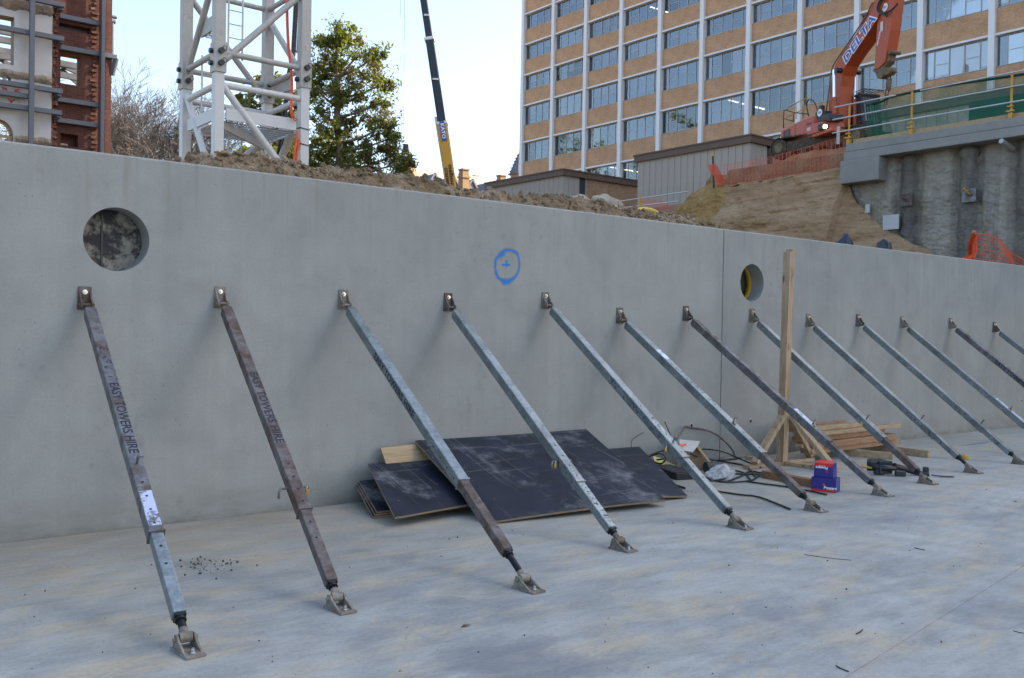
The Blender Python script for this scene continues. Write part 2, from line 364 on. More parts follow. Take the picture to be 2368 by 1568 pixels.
def m_ply():
    N = NT('black_film_formply'); a = N.noise(3, 7, .65); s = N.noise(1.0, 1, .4, N.map((46, .9, .9), (0, 0, .6))); w = N.noise(14, 7, .7)
    c = N.ramp(a, [(.3, (.009, .012, .02)), (.6, (.022, .029, .048)), (.8, (.055, .066, .095))])
    m = N.ramp(N.noise(2.4, 9, .72, N.map(loc=(3, 1, 5))), [(.53, 0.0), (.68, .75)]); c = N.mix(N.math('MULTIPLY', m, N.ramp(w, [(.35, .15), (.6, 1.0)])), c, (.25, .26, .27))
    sc = N.ramp(s, [(.66, 0.0), (.70, .35), (.74, .1)]); c = N.mix(sc, c, (.30, .30, .30))
    s_b = N.noise(1.0, 1, .4, N.map((.8, 38, .8), (0, 0, .25), (4, 2, 1))); c = N.mix(N.ramp(s_b, [(.68, 0.0), (.72, .35), (.76, .1)]), c, (.28, .285, .30))
    sp = N.math('MULTIPLY', N.ramp(N.vor(15), [(.06, 1.0), (.10, 0.0)]), N.ramp(a, [(.5, 0.0), (.6, .8)])); c = N.mix(sp, c, (.42, .36, .27))
    N.set(c, N.ramp(a, [(.3, .34), (.7, .68)]), 0, .24); N.bump(w, .10, .004)
    return N.mat
def m_shotcrete():
    N = NT('shotcrete'); a = N.noise(.8, 6, .6); b = N.noise(7, 7, .7, N.map((1, .55, 1.2))); f = N.noise(34, 5, .65); v = N.vor(9, N.map((1, .7, 1.3)))
    c = N.ramp(a, [(.3, (.27, .25, .215)), (.55, (.345, .318, .27)), (.75, (.40, .36, .295))])
    c = N.mix(1.0, c, N.ramp(b, [(.3, .75), (.7, 1.1)]), 'MULTIPLY'); c = N.mix(1.0, c, N.ramp(f, [(.3, .8), (.7, 1.15)]), 'MULTIPLY')
    # algae-yellow and damp runs down the face
    run = N.ramp(N.noise(1.1, 5, .6, N.map((1, 1.6, .12), loc=(2, 6, 3))), [(.52, 0.0), (.68, .6)]); c = N.mix(run, c, (.20, .175, .10))
    dk = N.ramp(N.noise(1.4, 5, .6, N.map((1, 1.8, .10), loc=(7, 1, 3))), [(.55, 0.0), (.70, .6)]); c = N.mix(dk, c, (.10, .10, .105))
    y = N.math('ADD', N.sep()[1], N.math('MULTIPLY', N.math('SUBTRACT', N.noise(1.7, 4, .6), .5), .35)); band = None
    for p in (13.39, 11.78, 10.36, 8.9, 7.5):
        g = N.ramp(N.math('ABSOLUTE', N.math('SUBTRACT', y, p-8.0)), [(.18, .75), (.42, 0.0)]); band = g if band is None else N.math('MAXIMUM', band, g)
    c = N.mix(N.math('MULTIPLY', band, N.ramp(N.noise(2.4, 5, .6, N.map((1, 1, .4))), [(.3, .5), (.6, 1.0)])), c, (.075, .072, .072))
    N.set(c, .92, 0, .2); N.bump(N.math('ADD', N.math('MULTIPLY', b, 1.0), N.math('MULTIPLY', v, .5)), .9, .05)
    return N.mat
def m_leaf(name, c0, c1, trans=.35):
    N = NT(name); oi = N.n('ShaderNodeNewGeometry'); r = oi.outputs['Random Per Island']
    c = N.ramp(r, [(0, c0), (.6, c1), (1, tuple(x*1.35 for x in c1))]); N.set(c, .55, 0, .3)
    t = N.n('ShaderNodeBsdfTranslucent'); N.l(N.mix(1.0, c, (1.5, 1.45, .6), 'MULTIPLY'), t.inputs[0])
    mx = N.n('ShaderNodeMixShader'); mx.inputs[0].default_value = trans; N.l(N.b.outputs[0], mx.inputs[1]); N.l(t.outputs[0], mx.inputs[2]); N.l(mx.outputs[0], N.out.inputs[0])
    return N.mat
def m_glass(name='window_glass', k0=.05, tint=(.62, .66, .70)):
    N = NT(name); N.t.nodes.remove(N.b)
    fr = N.n('ShaderNodeFresnel'); fr.inputs[0].default_value = 1.9
    g = N.n('ShaderNodeBsdfGlossy'); g.inputs['Roughness'].default_value = .015; g.inputs[0].default_value = (*tint, 1)
    t = N.n('ShaderNodeBsdfTransparent'); t.inputs[0].default_value = (.955, .965, .97, 1)
    mx = N.n('ShaderNodeMixShader'); bp = N.n('ShaderNodeBump'); bp.inputs['Strength'].default_value = .02; bp.inputs['Distance'].default_value = .08
    N.l(N.noise(.9, 2, .5), bp.inputs['Height']); N.l(bp.outputs[0], g.inputs['Normal'])
    N.l(N.math('MINIMUM', N.math('ADD', N.math('MULTIPLY', fr.outputs[0], .85), k0), 1.0), mx.inputs[0]); N.l(t.outputs[0], mx.inputs[1]); N.l(g.outputs[0], mx.inputs[2]); N.l(mx.outputs[0], N.out.inputs[0])
    return N.mat
def m_alpha(name, col, alpha, rough=.8, nscale=0, weave=None):
    N = NT(name); N.set(col, rough, 0, .2); t = N.n('ShaderNodeBsdfTransparent'); mx = N.n('ShaderNodeMixShader')
    if nscale:
        fac = N.ramp(N.noise(nscale, 4, .6), [(.38, alpha*.75), (.66, min(1, alpha*1.25))]); N.l(fac, mx.inputs[0])
    else: mx.inputs[0].default_value = alpha
    N.l(t.outputs[0], mx.inputs[1]); N.l(N.b.outputs[0], mx.inputs[2]); N.l(mx.outputs[0], N.out.inputs[0])
    return N.mat
def m_emit(name, col, s):
    N = NT(name); e = N.n('ShaderNodeEmission'); e.inputs[0].default_value = (*col, 1); e.inputs[1].default_value = s; N.l(e.outputs[0], N.out.inputs[0]); return N.mat
MAT = dict(
    panel=m_panel(), slab=m_slab(),
    soil=m_soil('site_soil', (.13, .085, .045), (.20, .135, .075), (.30, .22, .135), 1.6, .9),
    mound=m_soil('clay_and_rubble', (.15, .10, .055), (.25, .18, .11), (.42, .345, .25), 3.0, 1.0),
    bank=m_soil('cut_earth', (.25, .155, .082), (.345, .225, .13), (.43, .305, .19), 1.1, .55, True),
    sand=m_soil('yellow_soil', (.24, .145, .055), (.33, .21, .085), (.40, .28, .14), 2.2, .8),
    heap=m_soil('orange_clay', (.20, .11, .05), (.30, .18, .09), (.40, .27, .16), 2.4, 1.0),
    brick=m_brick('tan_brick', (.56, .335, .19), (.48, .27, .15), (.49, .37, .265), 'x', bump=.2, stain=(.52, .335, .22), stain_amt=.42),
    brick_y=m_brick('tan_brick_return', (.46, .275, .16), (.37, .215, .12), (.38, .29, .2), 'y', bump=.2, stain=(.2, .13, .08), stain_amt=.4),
    redbrick=m_brick('old_red_brick', (.15, .058, .044), (.105, .040, .033), (.13, .10, .085), 'y', bump=.5, stain=(.085, .05, .045), stain_amt=.45),
    torn=simple('torn_brick', (.19, .07, .042), .95, 0, .5, 5, (.30, .235, .18), .42, .6, 18),
    plaster=simple('old_white_plaster', (.50, .49, .48), .8, 0, .08, 2, (.42, .38, .32), .22, .15, 20),
    render_=simple('brown_render', (.30, .24, .18), .9, 0, .35, 4, (.18, .13, .095), .4, .5, 14),
    rsj=simple('grey_primed_steel', (.115, .125, .15), .5, .1, .15, 2.5, (.08, .075, .075), .2),
    white=simple('white_painted_steel', (.60, .60, .59), .45, 0, .08, 2.0, (.36, .30, .235), .20, .05, 30),
    white_used=simple('scuffed_white_steel', (.43, .415, .385), .5, 0, .14, 2.2, (.27, .215, .16), .34, .08, 30),
    pilaster=simple('white_pilaster_paint', (.74, .745, .755), .5, 0, .05, .6, (.55, .56, .58), .18),
    alu=simple('anodised_aluminium', (.42, .41, .39), .45, .3, .1, 3),
    precast=simple('ribbed_precast', (.40, .36, .315), .9, 0, .12, 1.5, (.30, .27, .235), .24, .25, 30, stretch=(1, 1, .3)),
    fascia=simple('brown_fascia', (.125, .082, .062), .6, 0, .12, 2),
    capbeam=simple('formed_concrete_beam', (.265, .265, .25), .85, 0, .16, 1.4, (.22, .19, .15), .28, .3, 25),
    shot=m_shotcrete(), glass=m_glass(),
    blind=simple('pale_blind', (.78, .79, .78), .8, 0, .05, 1.2),
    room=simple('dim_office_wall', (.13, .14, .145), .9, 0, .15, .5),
    timber=m_timber('pine_timber', (.28, .19, .11), (.45, .335, .21), True, 0),
    timber_z=m_timber('pine_post_timber', (.26, .175, .105), (.44, .32, .205), True, 2),
    redtimber=m_timber('red_dusty_timber', (.27, .145, .078), (.36, .215, .13), False, 0),
    browntimber=m_timber('brown_plank', (.20, .095, .045), (.30, .155, .08), False, 0),
    plyraw=m_timber('raw_ply_face', (.33, .23, .125), (.45, .33, .195), False, 0),
    plyedge=simple('ply_edge', (.26, .19, .125), .9, 0, .35, 12, (.09, .07, .05), .3, stretch=(1, 1, 12)),
    ply=m_ply(),
    galv=m_galv('galvanised_steel', (.235, .27, .28), None, .3, .40, .65), galv_rust=m_galv('rusted_galvanised_steel', (.20, .205, .215), (.13, .09, .072), .44, .45, .6),
    rust=m_galv('rusty_steel', (.17, .155, .155), (.135, .088, .066), .50, .55, .4),
    shoe=m_galv('cement_splashed_casting', (.22, .20, .17), (.20, .135, .085), .42, .8, .1),
    silver=simple('silver_spray_paint', (.66, .70, .78), .32, .35, .12, 9, (.38, .40, .44), .38, .12, 40),
    bolt=simple('bright_zinc', (.62, .63, .64), .25, .95, .1, 20),
    brass=simple('brass', (.55, .40, .16), .35, .8, .15, 15),
    thread=simple('oily_black_steel', (.022, .024, .03), .35, .6, .3, 20),
    stencil=simple('worn_black_stencil_paint', (.022, .026, .034), .7, 0, .5, 30),
    black=simple('black_plastic', (.016, .018, .02), .42, 0, .25, 6, (.06, .06, .06), .18),
    strap=simple('dark_green_strapping', (.008, .018, .021), .3, 0, .25, 8),
    orange=simple('orange_barrier_plastic', (.72, .10, .035), .5, 0, .15, 3, (.55, .16, .09), .2),
    orangep=simple('orange_machine_paint', (.44, .075, .02), .45, 0, .18, 1.6, (.25, .10, .05), .34, .03, 20),
    redp=simple('faded_red_machine_paint', (.50, .12, .08), .5, 0, .14, 1.4, (.30, .15, .09), .32, .03, 20),
    grime=simple('muddy_steel', (.22, .165, .10), .85, .1, .4, 5, (.09, .07, .05), .45, .4, 15),
    trackm=simple('muddy_track_steel', (.075, .062, .045), .85, .2, .4, 4, (.20, .145, .085), .42, .4, 12),
    dark=simple('dark_grey_plastic', (.03, .032, .038), .5, 0, .2, 3, (.08, .07, .06), .25),
    cabglass=simple('cab_glass', (.03, .04, .05), .08, 0, .1, 2, spec=.8),
    chrome=simple('chromed_rod', (.8, .82, .85), .08, 1.0, .03, 3),
    yellow=simple('yellow_paint', (.56, .29, .025), .45, 0, .12, 2, (.30, .20, .08), .2),
    craney=simple('crane_yellow', (.66, .33, .02), .4, 0, .07, .6, (.45, .23, .03), .2),
    craneb=simple('crane_black_boom', (.009, .013, .026), .35, 0, .15, 1),
    cranew=simple('crane_white', (.74, .75, .77), .45, 0, .05, 1),
    rail=simple('galvanised_rail', (.52, .53, .53), .4, .6, .12, 6),
    greenm=m_alpha('green_shade_cloth', (.03, .16, .10), .50, .8, 2.2), greend=simple('green_cloth_fold', (.008, .062, .04), .85, 0, .3, 3),
    slate=simple('pale_slate_roof', (.30, .265, .24), .75, 0, .2, 1.2, (.30, .25, .22), .3, .2, 12),
    slate_d=simple('blue_slate', (.12, .125, .17), .7, 0, .2, 1.5), stone=simple('sandstone', (.27, .18, .10), .9, 0, .2, 1.2, (.16, .12, .085), .35, .3, 8),
    bark=simple('grey_bark', (.17, .135, .10), .9, 0, .3, 2, (.30, .25, .19), .4, .5, 12), barepale=simple('bare_twig_bark', (.12, .098, .085), .9, 0, .3, 3),
    leaf=m_leaf('gum_leaves', (.05, .068, .022), (.17, .185, .062), .42), leaf_y=m_leaf('yellow_green_leaves', (.07, .11, .02), (.17, .20, .04), .45),
    leaf_d=m_leaf('dry_olive_leaves', (.10, .085, .045), (.19, .16, .08), .4),
    bluepaint=simple('blue_marker_paint', (.003, .17, .50), .6, 0, .12, 14), bluemist=m_alpha('blue_overspray', (.02, .22, .55), .18, .7, 22),
    boxblue=simple('blue_printed_card', (.026, .024, .21), .45, 0, .06, 8), boxred=simple('red_printed_card', (.66, .022, .018), .45, 0, .06, 8),
    print_=simple('white_print', (.85, .85, .86), .5, 0, .03, 8), deltablue=simple('blue_lettering', (.018, .085, .44), .45, 0, .05, 3),
    card=simple('brown_cardboard', (.30, .20, .115), .85, 0, .15, 5), cardw=simple('white_carton', (.62, .60, .56), .7, 0, .12, 9, (.35, .3, .24), .25),
    hivis=simple('fluorescent_orange_print', (1.0, .12, .03), .5, 0, .05, 4), paper=simple('pale_yellow_paper', (.66, .62, .22), .7, 0, .08, 12),
    film=m_alpha('clear_plastic_film', (.75, .77, .80), .42, .25, 9), redpaint=simple('red_marker_paint', (.60, .05, .04), .7, 0, .2, 10),
    cable=simple('orange_cable', (.70, .12, .035), .5, 0, .1, 5), tarp=simple('black_tarp', (.022, .032, .05), .38, 0, .3, 4, (.06, .08, .12), .35),
    yhose=simple('yellow_hose', (.55, .42, .07), .5, 0, .12, 6), leafdry=simple('dead_leaf', (.16, .085, .035), .8, 0, .3, 30),
    gravel=simple('dark_gravel', (.10, .095, .085), .95, 0, .6, 22, (.28, .25, .2), .35, .8, 60), rubble=simple('pale_rubble', (.38, .33, .265), .95, 0, .25, 3, (.22, .17, .11), .4, .6, 14),
    yband=simple('yellow_band', (.66, .42, .015), .45, 0, .1, 8), chalk=m_alpha('red_chalk_line', (.42, .16, .19), .26, .9, 30), bluechalk=m_alpha('blue_chalk', (.10, .25, .55), .35, .9, 8),
    tapered=simple('black_conduit', (.012, .016, .02), .4, 0, .2, 4), dirtcloth=simple('grey_pvc', (.45, .46, .47), .5, 0, .08, 4),
)
def m_backing():
    N = NT('flaking_tanked_face'); p = N.ramp(N.noise(6.0, 11, .74, N.map(loc=(.6, 0, .35)), .15), [(.46, 0.0), (.56, 1.0)]); g = N.noise(70, 4, .6, N.map((.2, 1, 3)))
    c = N.mix(p, N.mix(g, (.015, .016, .018), (.085, .085, .09)), N.mix(N.noise(30, 5, .6), (.22, .205, .175), (.40, .375, .315)))
    x = N.sep()[0]; seam = N.ramp(x, [(.0, 0.0), (1, 0.0)])
    N.set(c, .9, 0, .2); N.bump(p, .6, .01); return N.mat
MAT['backing'] = m_backing()
MAT['glass_dark'] = m_glass('window_glass_clean', -.03, (.55, .58, .60)); MAT['glass_bright'] = m_glass('window_glass_filmed', .20, (.62, .66, .69))
def m_worn(name, col, lo, hi, scale, rough=.7, metal=0.0):
    N = NT(name); N.set(N.mix(N.noise(30, 3, .6), col, tuple(min(1, c*1.35) for c in col)), rough, metal, .4); t = N.n('ShaderNodeBsdfTransparent'); mx = N.n('ShaderNodeMixShader')
    oi = N.n('ShaderNodeObjectInfo'); ad = N.n('ShaderNodeVectorMath', operation='ADD'); N.l(N.co, ad.inputs[0]); N.l(oi.outputs['Location'], ad.inputs[1])
    N.l(N.ramp(N.noise(scale, 7, .7, ad.outputs[0]), [(lo, 0.0), (hi, 1.0)]), mx.inputs[0]); N.l(t.outputs[0], mx.inputs[1]); N.l(N.b.outputs[0], mx.inputs[2]); N.l(mx.outputs[0], N.out.inputs[0]); return N.mat
MAT['stencil'] = m_worn('worn_stencil_paint', (.016, .02, .032), .28, .42, 24)
MAT['stencil_worn'] = m_worn('rubbed_stencil_paint', (.03, .04, .06), .48, .62, 24)
MAT['silver'] = m_worn('patchy_silver_paint', (.46, .51, .64), .40, .50, 13, .36, .3)
MAT['black_print'] = simple('black_print', (.02, .02, .02), .6)
# ------------------------------------------------------------------ large structure: slab, ground, earth
YW = 7.06; WT = 2.70; XR = 24.0
m = MB(); m.bx(-16, 23.6, -18, YW-.004, -.25, 0)
tag(m.build('floor_slab', MAT['slab']), kind='structure')
def gz(x, y):
    if y < 7.51: return -.30
    up = sstep(24.4, 24.9, x) if y < 21 else sstep(24.4, 24.4+min(26, (y-20)*1.5), x)
    far = sstep(40, 110, y)*4.4
    return max(2.35+4.5*up, 2.35+far)
xs = sorted(set([-700, -400, -200, -100, -50, -25, -16, -8, 0, 8, 16, 20, 22, 23.5]+[24.2+.15*i for i in range(6)]+[25.5+1.2*i for i in range(22)]+[55, 60, 66, 75, 90, 120, 200, 400, 900]))
ys = sorted(set([-700, -300, -100, -40, -20, 0, 7.50, 7.52]+[8+i*1.5 for i in range(26)]+[48, 55, 62, 70, 80, 95, 110, 140, 200, 400, 900]))
m = MB(); m.add([(x, y, gz(x, y)) for y in ys for x in xs], [(j*len(xs)+i, j*len(xs)+i+1, (j+1)*len(xs)+i+1, (j+1)*len(xs)+i) for j in range(len(ys)-1) for i in range(len(xs)-1)])
tag(m.build('ground', MAT['soil']), kind='structure')
# spoil ridge along the back of the wall
ridge_px = [(405, 378), (435, 368), (470, 359), (520, 360), (560, 362), (640, 377), (700, 384), (790, 396), (850, 404), (960, 414), (1000, 425), (1040, 438), (1090, 447), (1130, 451), (1200, 456), (1260, 459), (1320, 466), (1370, 473), (1420, 480), (1470, 490), (1550, 506), (1640, 525)]
RIDGE_Y = 8.7
rid = [(ony(px, py, RIDGE_Y).x, ony(px, py, RIDGE_Y).z) for px, py in ridge_px]
rid = [(rid[0][0]-3, 2.3), (rid[0][0]-.5, 2.62)]+rid+[(rid[-1][0]+1.5, 2.7), (rid[-1][0]+4, 2.4)]
def mound_z(x, y):
    top = pl(x, rid); g = math.exp(-((y-RIDGE_Y)/(.75 if y < RIDGE_Y else 1.5))**2)
    n = .06*fbm((x*2.4, y*2.4, 1), 4)+.032*fbm((x*7, y*7, 5), 3)
    n += .035*max(0, 1-2.2*noise.voronoi(Vector((x*4.5, y*4.5, 0)))[0][0])
    return 2.33+(top-2.33)*g+n*(g+.15)
x0, x1, dx, y0, y1, dy = rid[0][0], rid[-1][0], .045, 7.53, 12.0, .06
nx, ny = int((x1-x0)/dx), int((y1-y0)/dy)
m = MB(); m.add([(x0+i*dx, y0+j*dy, mound_z(x0+i*dx, y0+j*dy)) for j in range(ny+1) for i in range(nx+1)], [(j*(nx+1)+i, j*(nx+1)+i+1, (j+1)*(nx+1)+i+1, (j+1)*(nx+1)+i) for j in range(ny) for i in range(nx)])
tag(m.build('spoil_ridge', MAT['mound']), kind='structure')
def clod(mb, c, r, rnd, mi=0, squash=.75):
    ico = [(0, 0, 1), (.894, 0, .447), (.276, .851, .447), (-.724, .526, .447), (-.724, -.526, .447), (.276, -.851, .447), (.724, .526, -.447), (-.276, .851, -.447), (-.894, 0, -.447), (-.276, -.851, -.447), (.724, -.526, -.447), (0, 0, -1)]
    fs = [(0, 1, 2), (0, 2, 3), (0, 3, 4), (0, 4, 5), (0, 5, 1), (1, 6, 2), (2, 7, 3), (3, 8, 4), (4, 9, 5), (5, 10, 1), (2, 6, 7), (3, 7, 8), (4, 8, 9), (5, 9, 10), (1, 10, 6), (6, 11, 7), (7, 11, 8), (8, 11, 9), (9, 11, 10), (10, 11, 6)]
    q = Quaternion((rnd.random()-.5, rnd.random()-.5, rnd.random()-.5, rnd.random()-.5)).normalized(); sx = (rnd.uniform(.7, 1.3), rnd.uniform(.6, 1.1), squash)
    mb.add([Vector(c)+(q @ Vector((v[0]*sx[0], v[1]*sx[1], v[2]*sx[2])))*r*rnd.uniform(.72, 1.15) for v in ico], fs, mi)
m = MB(); r2 = random.Random(3)
for i in range(3000):
    x = r2.uniform(rid[1][0], rid[-2][0]); y = RIDGE_Y+r2.gauss(-.15, .5)
    if y < 7.6: continue
    r = .010+.042*r2.random()**3; clod(m, (x, y, mound_z(x, y)+r*.2), r, r2, 0 if r2.random() < .93 else 1)
tag(m.build('loose_clods', [MAT['mound'], MAT['rubble']]), 'loose brown clods and stones lying along the spoil ridge', 'rubble', kind='stuff')
# cut bank left of the shotcrete wall; its upper edge comes from the photograph at X = 24
bt_px = [(1525, 508), (1545, 497), (1580, 468), (1620, 437), (1644, 421), (1662, 424), (1690, 429), (1760, 417), (1850, 402), (1940, 388), (1957, 386), (1962, 430), (1985, 470), (2020, 508), (2065, 540), (2110, 562), (2150, 578), (2185, 598), (2230, 625)]
bt = sorted([(onx(px, py, XR+.12).y, onx(px, py, XR+.12).z) for px, py in bt_px])
bt = [(bt[0][0]-1.5, 2.0)]+bt+[(bt[-1][0]+2, 2.2)]
def bank_pt(y, t):
    zt = pl(y, bt); zt += .05*fbm((y*3, 2, 0), 3); zb = 1.9; z = zb+(zt-zb)*t
    x = XR+.12-.36*(zt-z)-.25*math.sin(t*math.pi)*.6
    x += .16*fbm((y*.8, z*.9, 3), 4)+.05*fbm((y*3.2, z*4.4, 8), 3)
    gr = fbm((y*.35+11, (z+.06*y)*5.5, 4), 3); x += .08*max(0, gr-.12)
    return Vector((x, y, z))
ya, yb = bt[0][0], bt[-1][0]; nu, nv = 330, 110
m = MB(); m.add([bank_pt(ya+(yb-ya)*i/nu, j/nv) for j in range(nv+1) for i in range(nu+1)], [(j*(nu+1)+i, (j+1)*(nu+1)+i, (j+1)*(nu+1)+i+1, j*(nu+1)+i+1) for j in range(nv) for i in range(nu)])
bk = m.build('earth_bank', [MAT['bank'], MAT['sand']]); tag(bk, kind='structure')
ysand = onx(1668, 430, XR).y
for p in bk.data.polygons:
    c = p.center; 
    if c.y > ysand+.06*(6.2-c.z)+.25*math.sin(c.z*2.0)+.35*max(0, 5.6-c.z): p.material_index = 1
    p.use_smooth = False
# heap of clay that carries the excavator
HX, HY = 34.6, 23.6
def heap_z(x, y):
    zt = 8.70
    a = 6.22+.235*(min(x, 31.7)-24.3)+(zt-7.96)*sstep(31.5, 32.5, x)
    edge = max(23.3+.75*(x-33), 19.7)+.2*fbm((x*.5, 1, 2), 2); 
    if y > edge: a -= (y-edge)*.62
    if y < 16: a -= (16-y)*.5
    if x > 39: a -= (x-39)*.7
    a = max(a, gz(x, y)-.12 if y > 20 else 6.0)
    return a+.14*fbm((x*1.1, y*1.1, 3), 4)*(.35+.65*sstep(24.4, 26, x))+.07*fbm((x*3.5, y*3.5, 9), 3)
nx, ny = 110, 130; m = MB()
m.add([(24.16+i*.17, 10+j*.17, heap_z(24.16+i*.17, 10+j*.17)) for j in range(ny+1) for i in range(nx+1)], [(j*(nx+1)+i, j*(nx+1)+i+1, (j+1)*(nx+1)+i+1, (j+1)*(nx+1)+i) for j in range(ny) for i in range(nx) if not (10+j*.17 < 15.3 and 24.16+i*.17 < 25.0)])
tag(m.build('clay_heap', MAT['heap']), kind='structure')
m = MB(); r2 = random.Random(5)
for i in range(420):
    x = 25.1+abs(r2.gauss(0, 3.2)); y = r2.uniform(15.5, 24); r = .04+.16*r2.random()**3
    clod(m, (x, y, heap_z(x, y)+r*.2), r, r2, r2.choice([0, 0, 1]))
tag(m.build('clay_lumps', [MAT['heap'], MAT['rubble']]), 'broken clay lumps strewn over the heap under the excavator', 'rubble', kind='stuff')
# ------------------------------------------------------------------ precast wall panels
PT = .18
def wall_panel(name, label, x0, x1, holes, ferrules):
    root = thing(name, label, 'wall panel', ((x0+x1)/2, YW, 0), 'precast wall panels')
    m = MB(); ch = .014; zt = WT-ch; R = .36
    hs = sorted(holes); edges = [x0]
    for (cx, cz, r) in hs: edges += [cx-R, cx+R]
    edges.append(x1)
    for y, flip in ((YW, False), (YW+PT, True)):
        top = zt if not flip else WT
        def q(a, b, c, d):
            vs = [(a, y, c), (b, y, c), (b, y, d), (a, y, d)]; m.add(vs, [(0, 1, 2, 3)] if not flip else [(3, 2, 1, 0)])
        for i in range(0, len(edges)-1):
            a, b = edges[i], edges[i+1]
            if i % 2 == 0:
                k = max(1, int((b-a)/1.0))
                for j in range(k): q(a+(b-a)*j/k, a+(b-a)*(j+1)/k, 0, top)
            else:
                cx, cz, r = hs[i//2]; q(a, b, 0, cz-R); q(a, b, cz+R, top); n = 56
                for k in range(n):
                    p = []
                    for t in (k, k+1):
                        an = 2*math.pi*t/n; c, s = math.cos(an), math.sin(an); mx = max(abs(c), abs(s)); p.append(((cx+r*c, y, cz+r*s), (cx+R*c/mx, y, cz+R*s/mx)))
                    vs = [p[0][0], p[0][1], p[1][1], p[1][0]]; m.add(vs, [(0, 1, 2, 3)] if not flip else [(3, 2, 1, 0)])
                    if not flip:
                        m.add([p[0][0], p[1][0], (p[1][0][0], YW+PT, p[1][0][2]), (p[0][0][0], YW+PT, p[0][0][2])], [(0, 1, 2, 3)], 0, True)
    m.add([(x0, YW, zt), (x1, YW, zt), (x1, YW+ch, WT), (x0, YW+ch, WT)], [(0, 1, 2, 3)])
    m.add([(x0, YW+ch, WT), (x1, YW+ch, WT), (x1, YW+PT, WT), (x0, YW+PT, WT)], [(0, 1, 2, 3)])
    for x, f in ((x0, True), (x1, False)):
        vs = [(x, YW, 0), (x, YW+PT, 0), (x, YW+PT, WT), (x, YW+ch, WT), (x, YW, zt)]; m.add(vs, [(0, 1, 2, 3, 4)[::-1] if f else (0, 1, 2, 3, 4)])
    m.build('panel', MAT['panel'], root)
    for (px, py) in ferrules:
        p = ony(px, py, YW); f = MB(); f.tube(p+Vector((0, .002, 0)), p+Vector((0, -.006, 0)), .027, 16, .023); f.tube(p+Vector((0, -.0062, -.004)), p+Vector((0, -.0075, -.004)), .018, 14, mi=1)
        f.build('ferrule', [MAT['alu'], MAT['thread']], root)
    return root
hole1 = (ony(270, 553.5, YW)); hole2 = ony(1739, 654, YW); XJ = 8.735
p1 = wall_panel('concrete_wall_panel', 'long grey concrete wall panel with blue sprayed ring and a round hole at its left', -9, XJ-.007, [(hole1.x, hole1.z, .228)], [(1598, 983)])
p2 = wall_panel('concrete_wall_panel', 'grey concrete wall panel behind the timber post, right of the panel joint', XJ+.007, 23.55, [(hole2.x, hole2.z, .224)], [(1735, 972.5), (2101, 945), (2362, 926)])
m = MB(); m.bx(XJ-.02, XJ+.02, YW+.045, YW+.075, 0.02, WT-.03); tag(m.build('joint_seal', MAT['black'], loc=(XJ, YW, 0)), 'black sealant strip deep in the wall panel joint', 'seal')
# sprayed blue ring and cross, traced on the panel face
def zs(x, y): return ony((1700+x/7.84)/1.5614, (850+y/7.84)/1.5614, YW)
ring = [(680, 960, 40), (690, 830, 48), (700, 720, 50), (720, 660, 55), (770, 605, 60), (830, 560, 105), (890, 510, 120), (950, 440, 80), (1050, 408, 50), (1150, 425, 52), (1250, 470, 55), (1310, 520, 50), (1345, 610, 36), (1360, 720, 38), (1372, 850, 38), (1355, 960, 40), (1310, 1080, 46), (1235, 1185, 55), (1140, 1260, 78), (1040, 1305, 105), (940, 1310, 125), (860, 1255, 70), (770, 1195, 62), (730, 1110, 60), (705, 1020, 52), (690, 970, 46)]
sc = 1/7.84/1.5614/F*9.0
cp = catmull([zs(a, b) for a, b, c in ring], 4); cw = catmull([(c, 0, 0) for a, b, c in ring], 4)
m = MB(); m.ribbon(cp, [w.x*sc*1.12 for w in cw], (0, -1, 0), .0012); m.build('spray_ring', MAT['bluepaint'], p1)
m = MB(); m.ribbon(cp, [w.x*sc*1.7+.012 for w in cw], (0, -1, 0), .0006); m.build('overspray', MAT['bluemist'], p1)
m = MB(); m.ribbon([zs(870, 835), zs(930, 832), zs(1010, 835), zs(1110, 830)], [.025*.6, .031*.62, .031*.62, .026*.6], (0, -1, 0), .0012)
m.ribbon([zs(1003, 700), zs(1005, 760), zs(1005, 850), zs(992, 890), zs(988, 945)], [.018, .02, .022, .008, .005], (0, -1, 0), .0016); m.build('spray_cross', MAT['bluepaint'], p1)
# what stands behind the two holes
m = MB(); m.bx(hole1.x-.42, hole1.x+.42, YW+.215, YW+.245, hole1.z-.42, hole1.z+.40); t = m.build('tanking_board', MAT['backing'], loc=(hole1.x, YW+.23, hole1.z-.42)); tag(t, 'black and cream flaking board seen through the left round hole', 'board')
m = MB(); m.bx(hole1.x-.052, hole1.x-.040, YW+.206, YW+.2145, hole1.z-.42, hole1.z+.40); m.build('seam', MAT['black'], t)
m = MB(); m.bx(hole2.x-.42, hole2.x+.62, YW+.30, YW+.34, hole2.z-.42, hole2.z+.40); t = m.build('gravel_drain_face', MAT['gravel'], loc=(hole2.x, YW+.32, hole2.z-.42)); tag(t, 'dark gravel face seen through the right round hole', 'gravel face')
m = MB(); n = 48
for k in range(n):
    a, b = 2*math.pi*k/n, 2*math.pi*(k+1)/n; vs = []
    for an in (a, b):
        c, s = math.cos(an), math.sin(an)
        for y, r in ((YW+PT+.004, .226), (YW+PT+.075, .226), (YW+PT+.075, .25), (YW+PT+.004, .25)): vs.append((hole2.x+r*c, y, hole2.z+r*s))
    m.add(vs, [(0, 4, 5, 1), (1, 5, 6, 2), (2, 6, 7, 3), (3, 7, 4, 0)], 0, True)
tag(m.build('pipe_collar', MAT['yband'], loc=(hole2.x, YW+PT+.004, hole2.z-.25)), 'yellow ring collar behind the right round hole', 'collar')
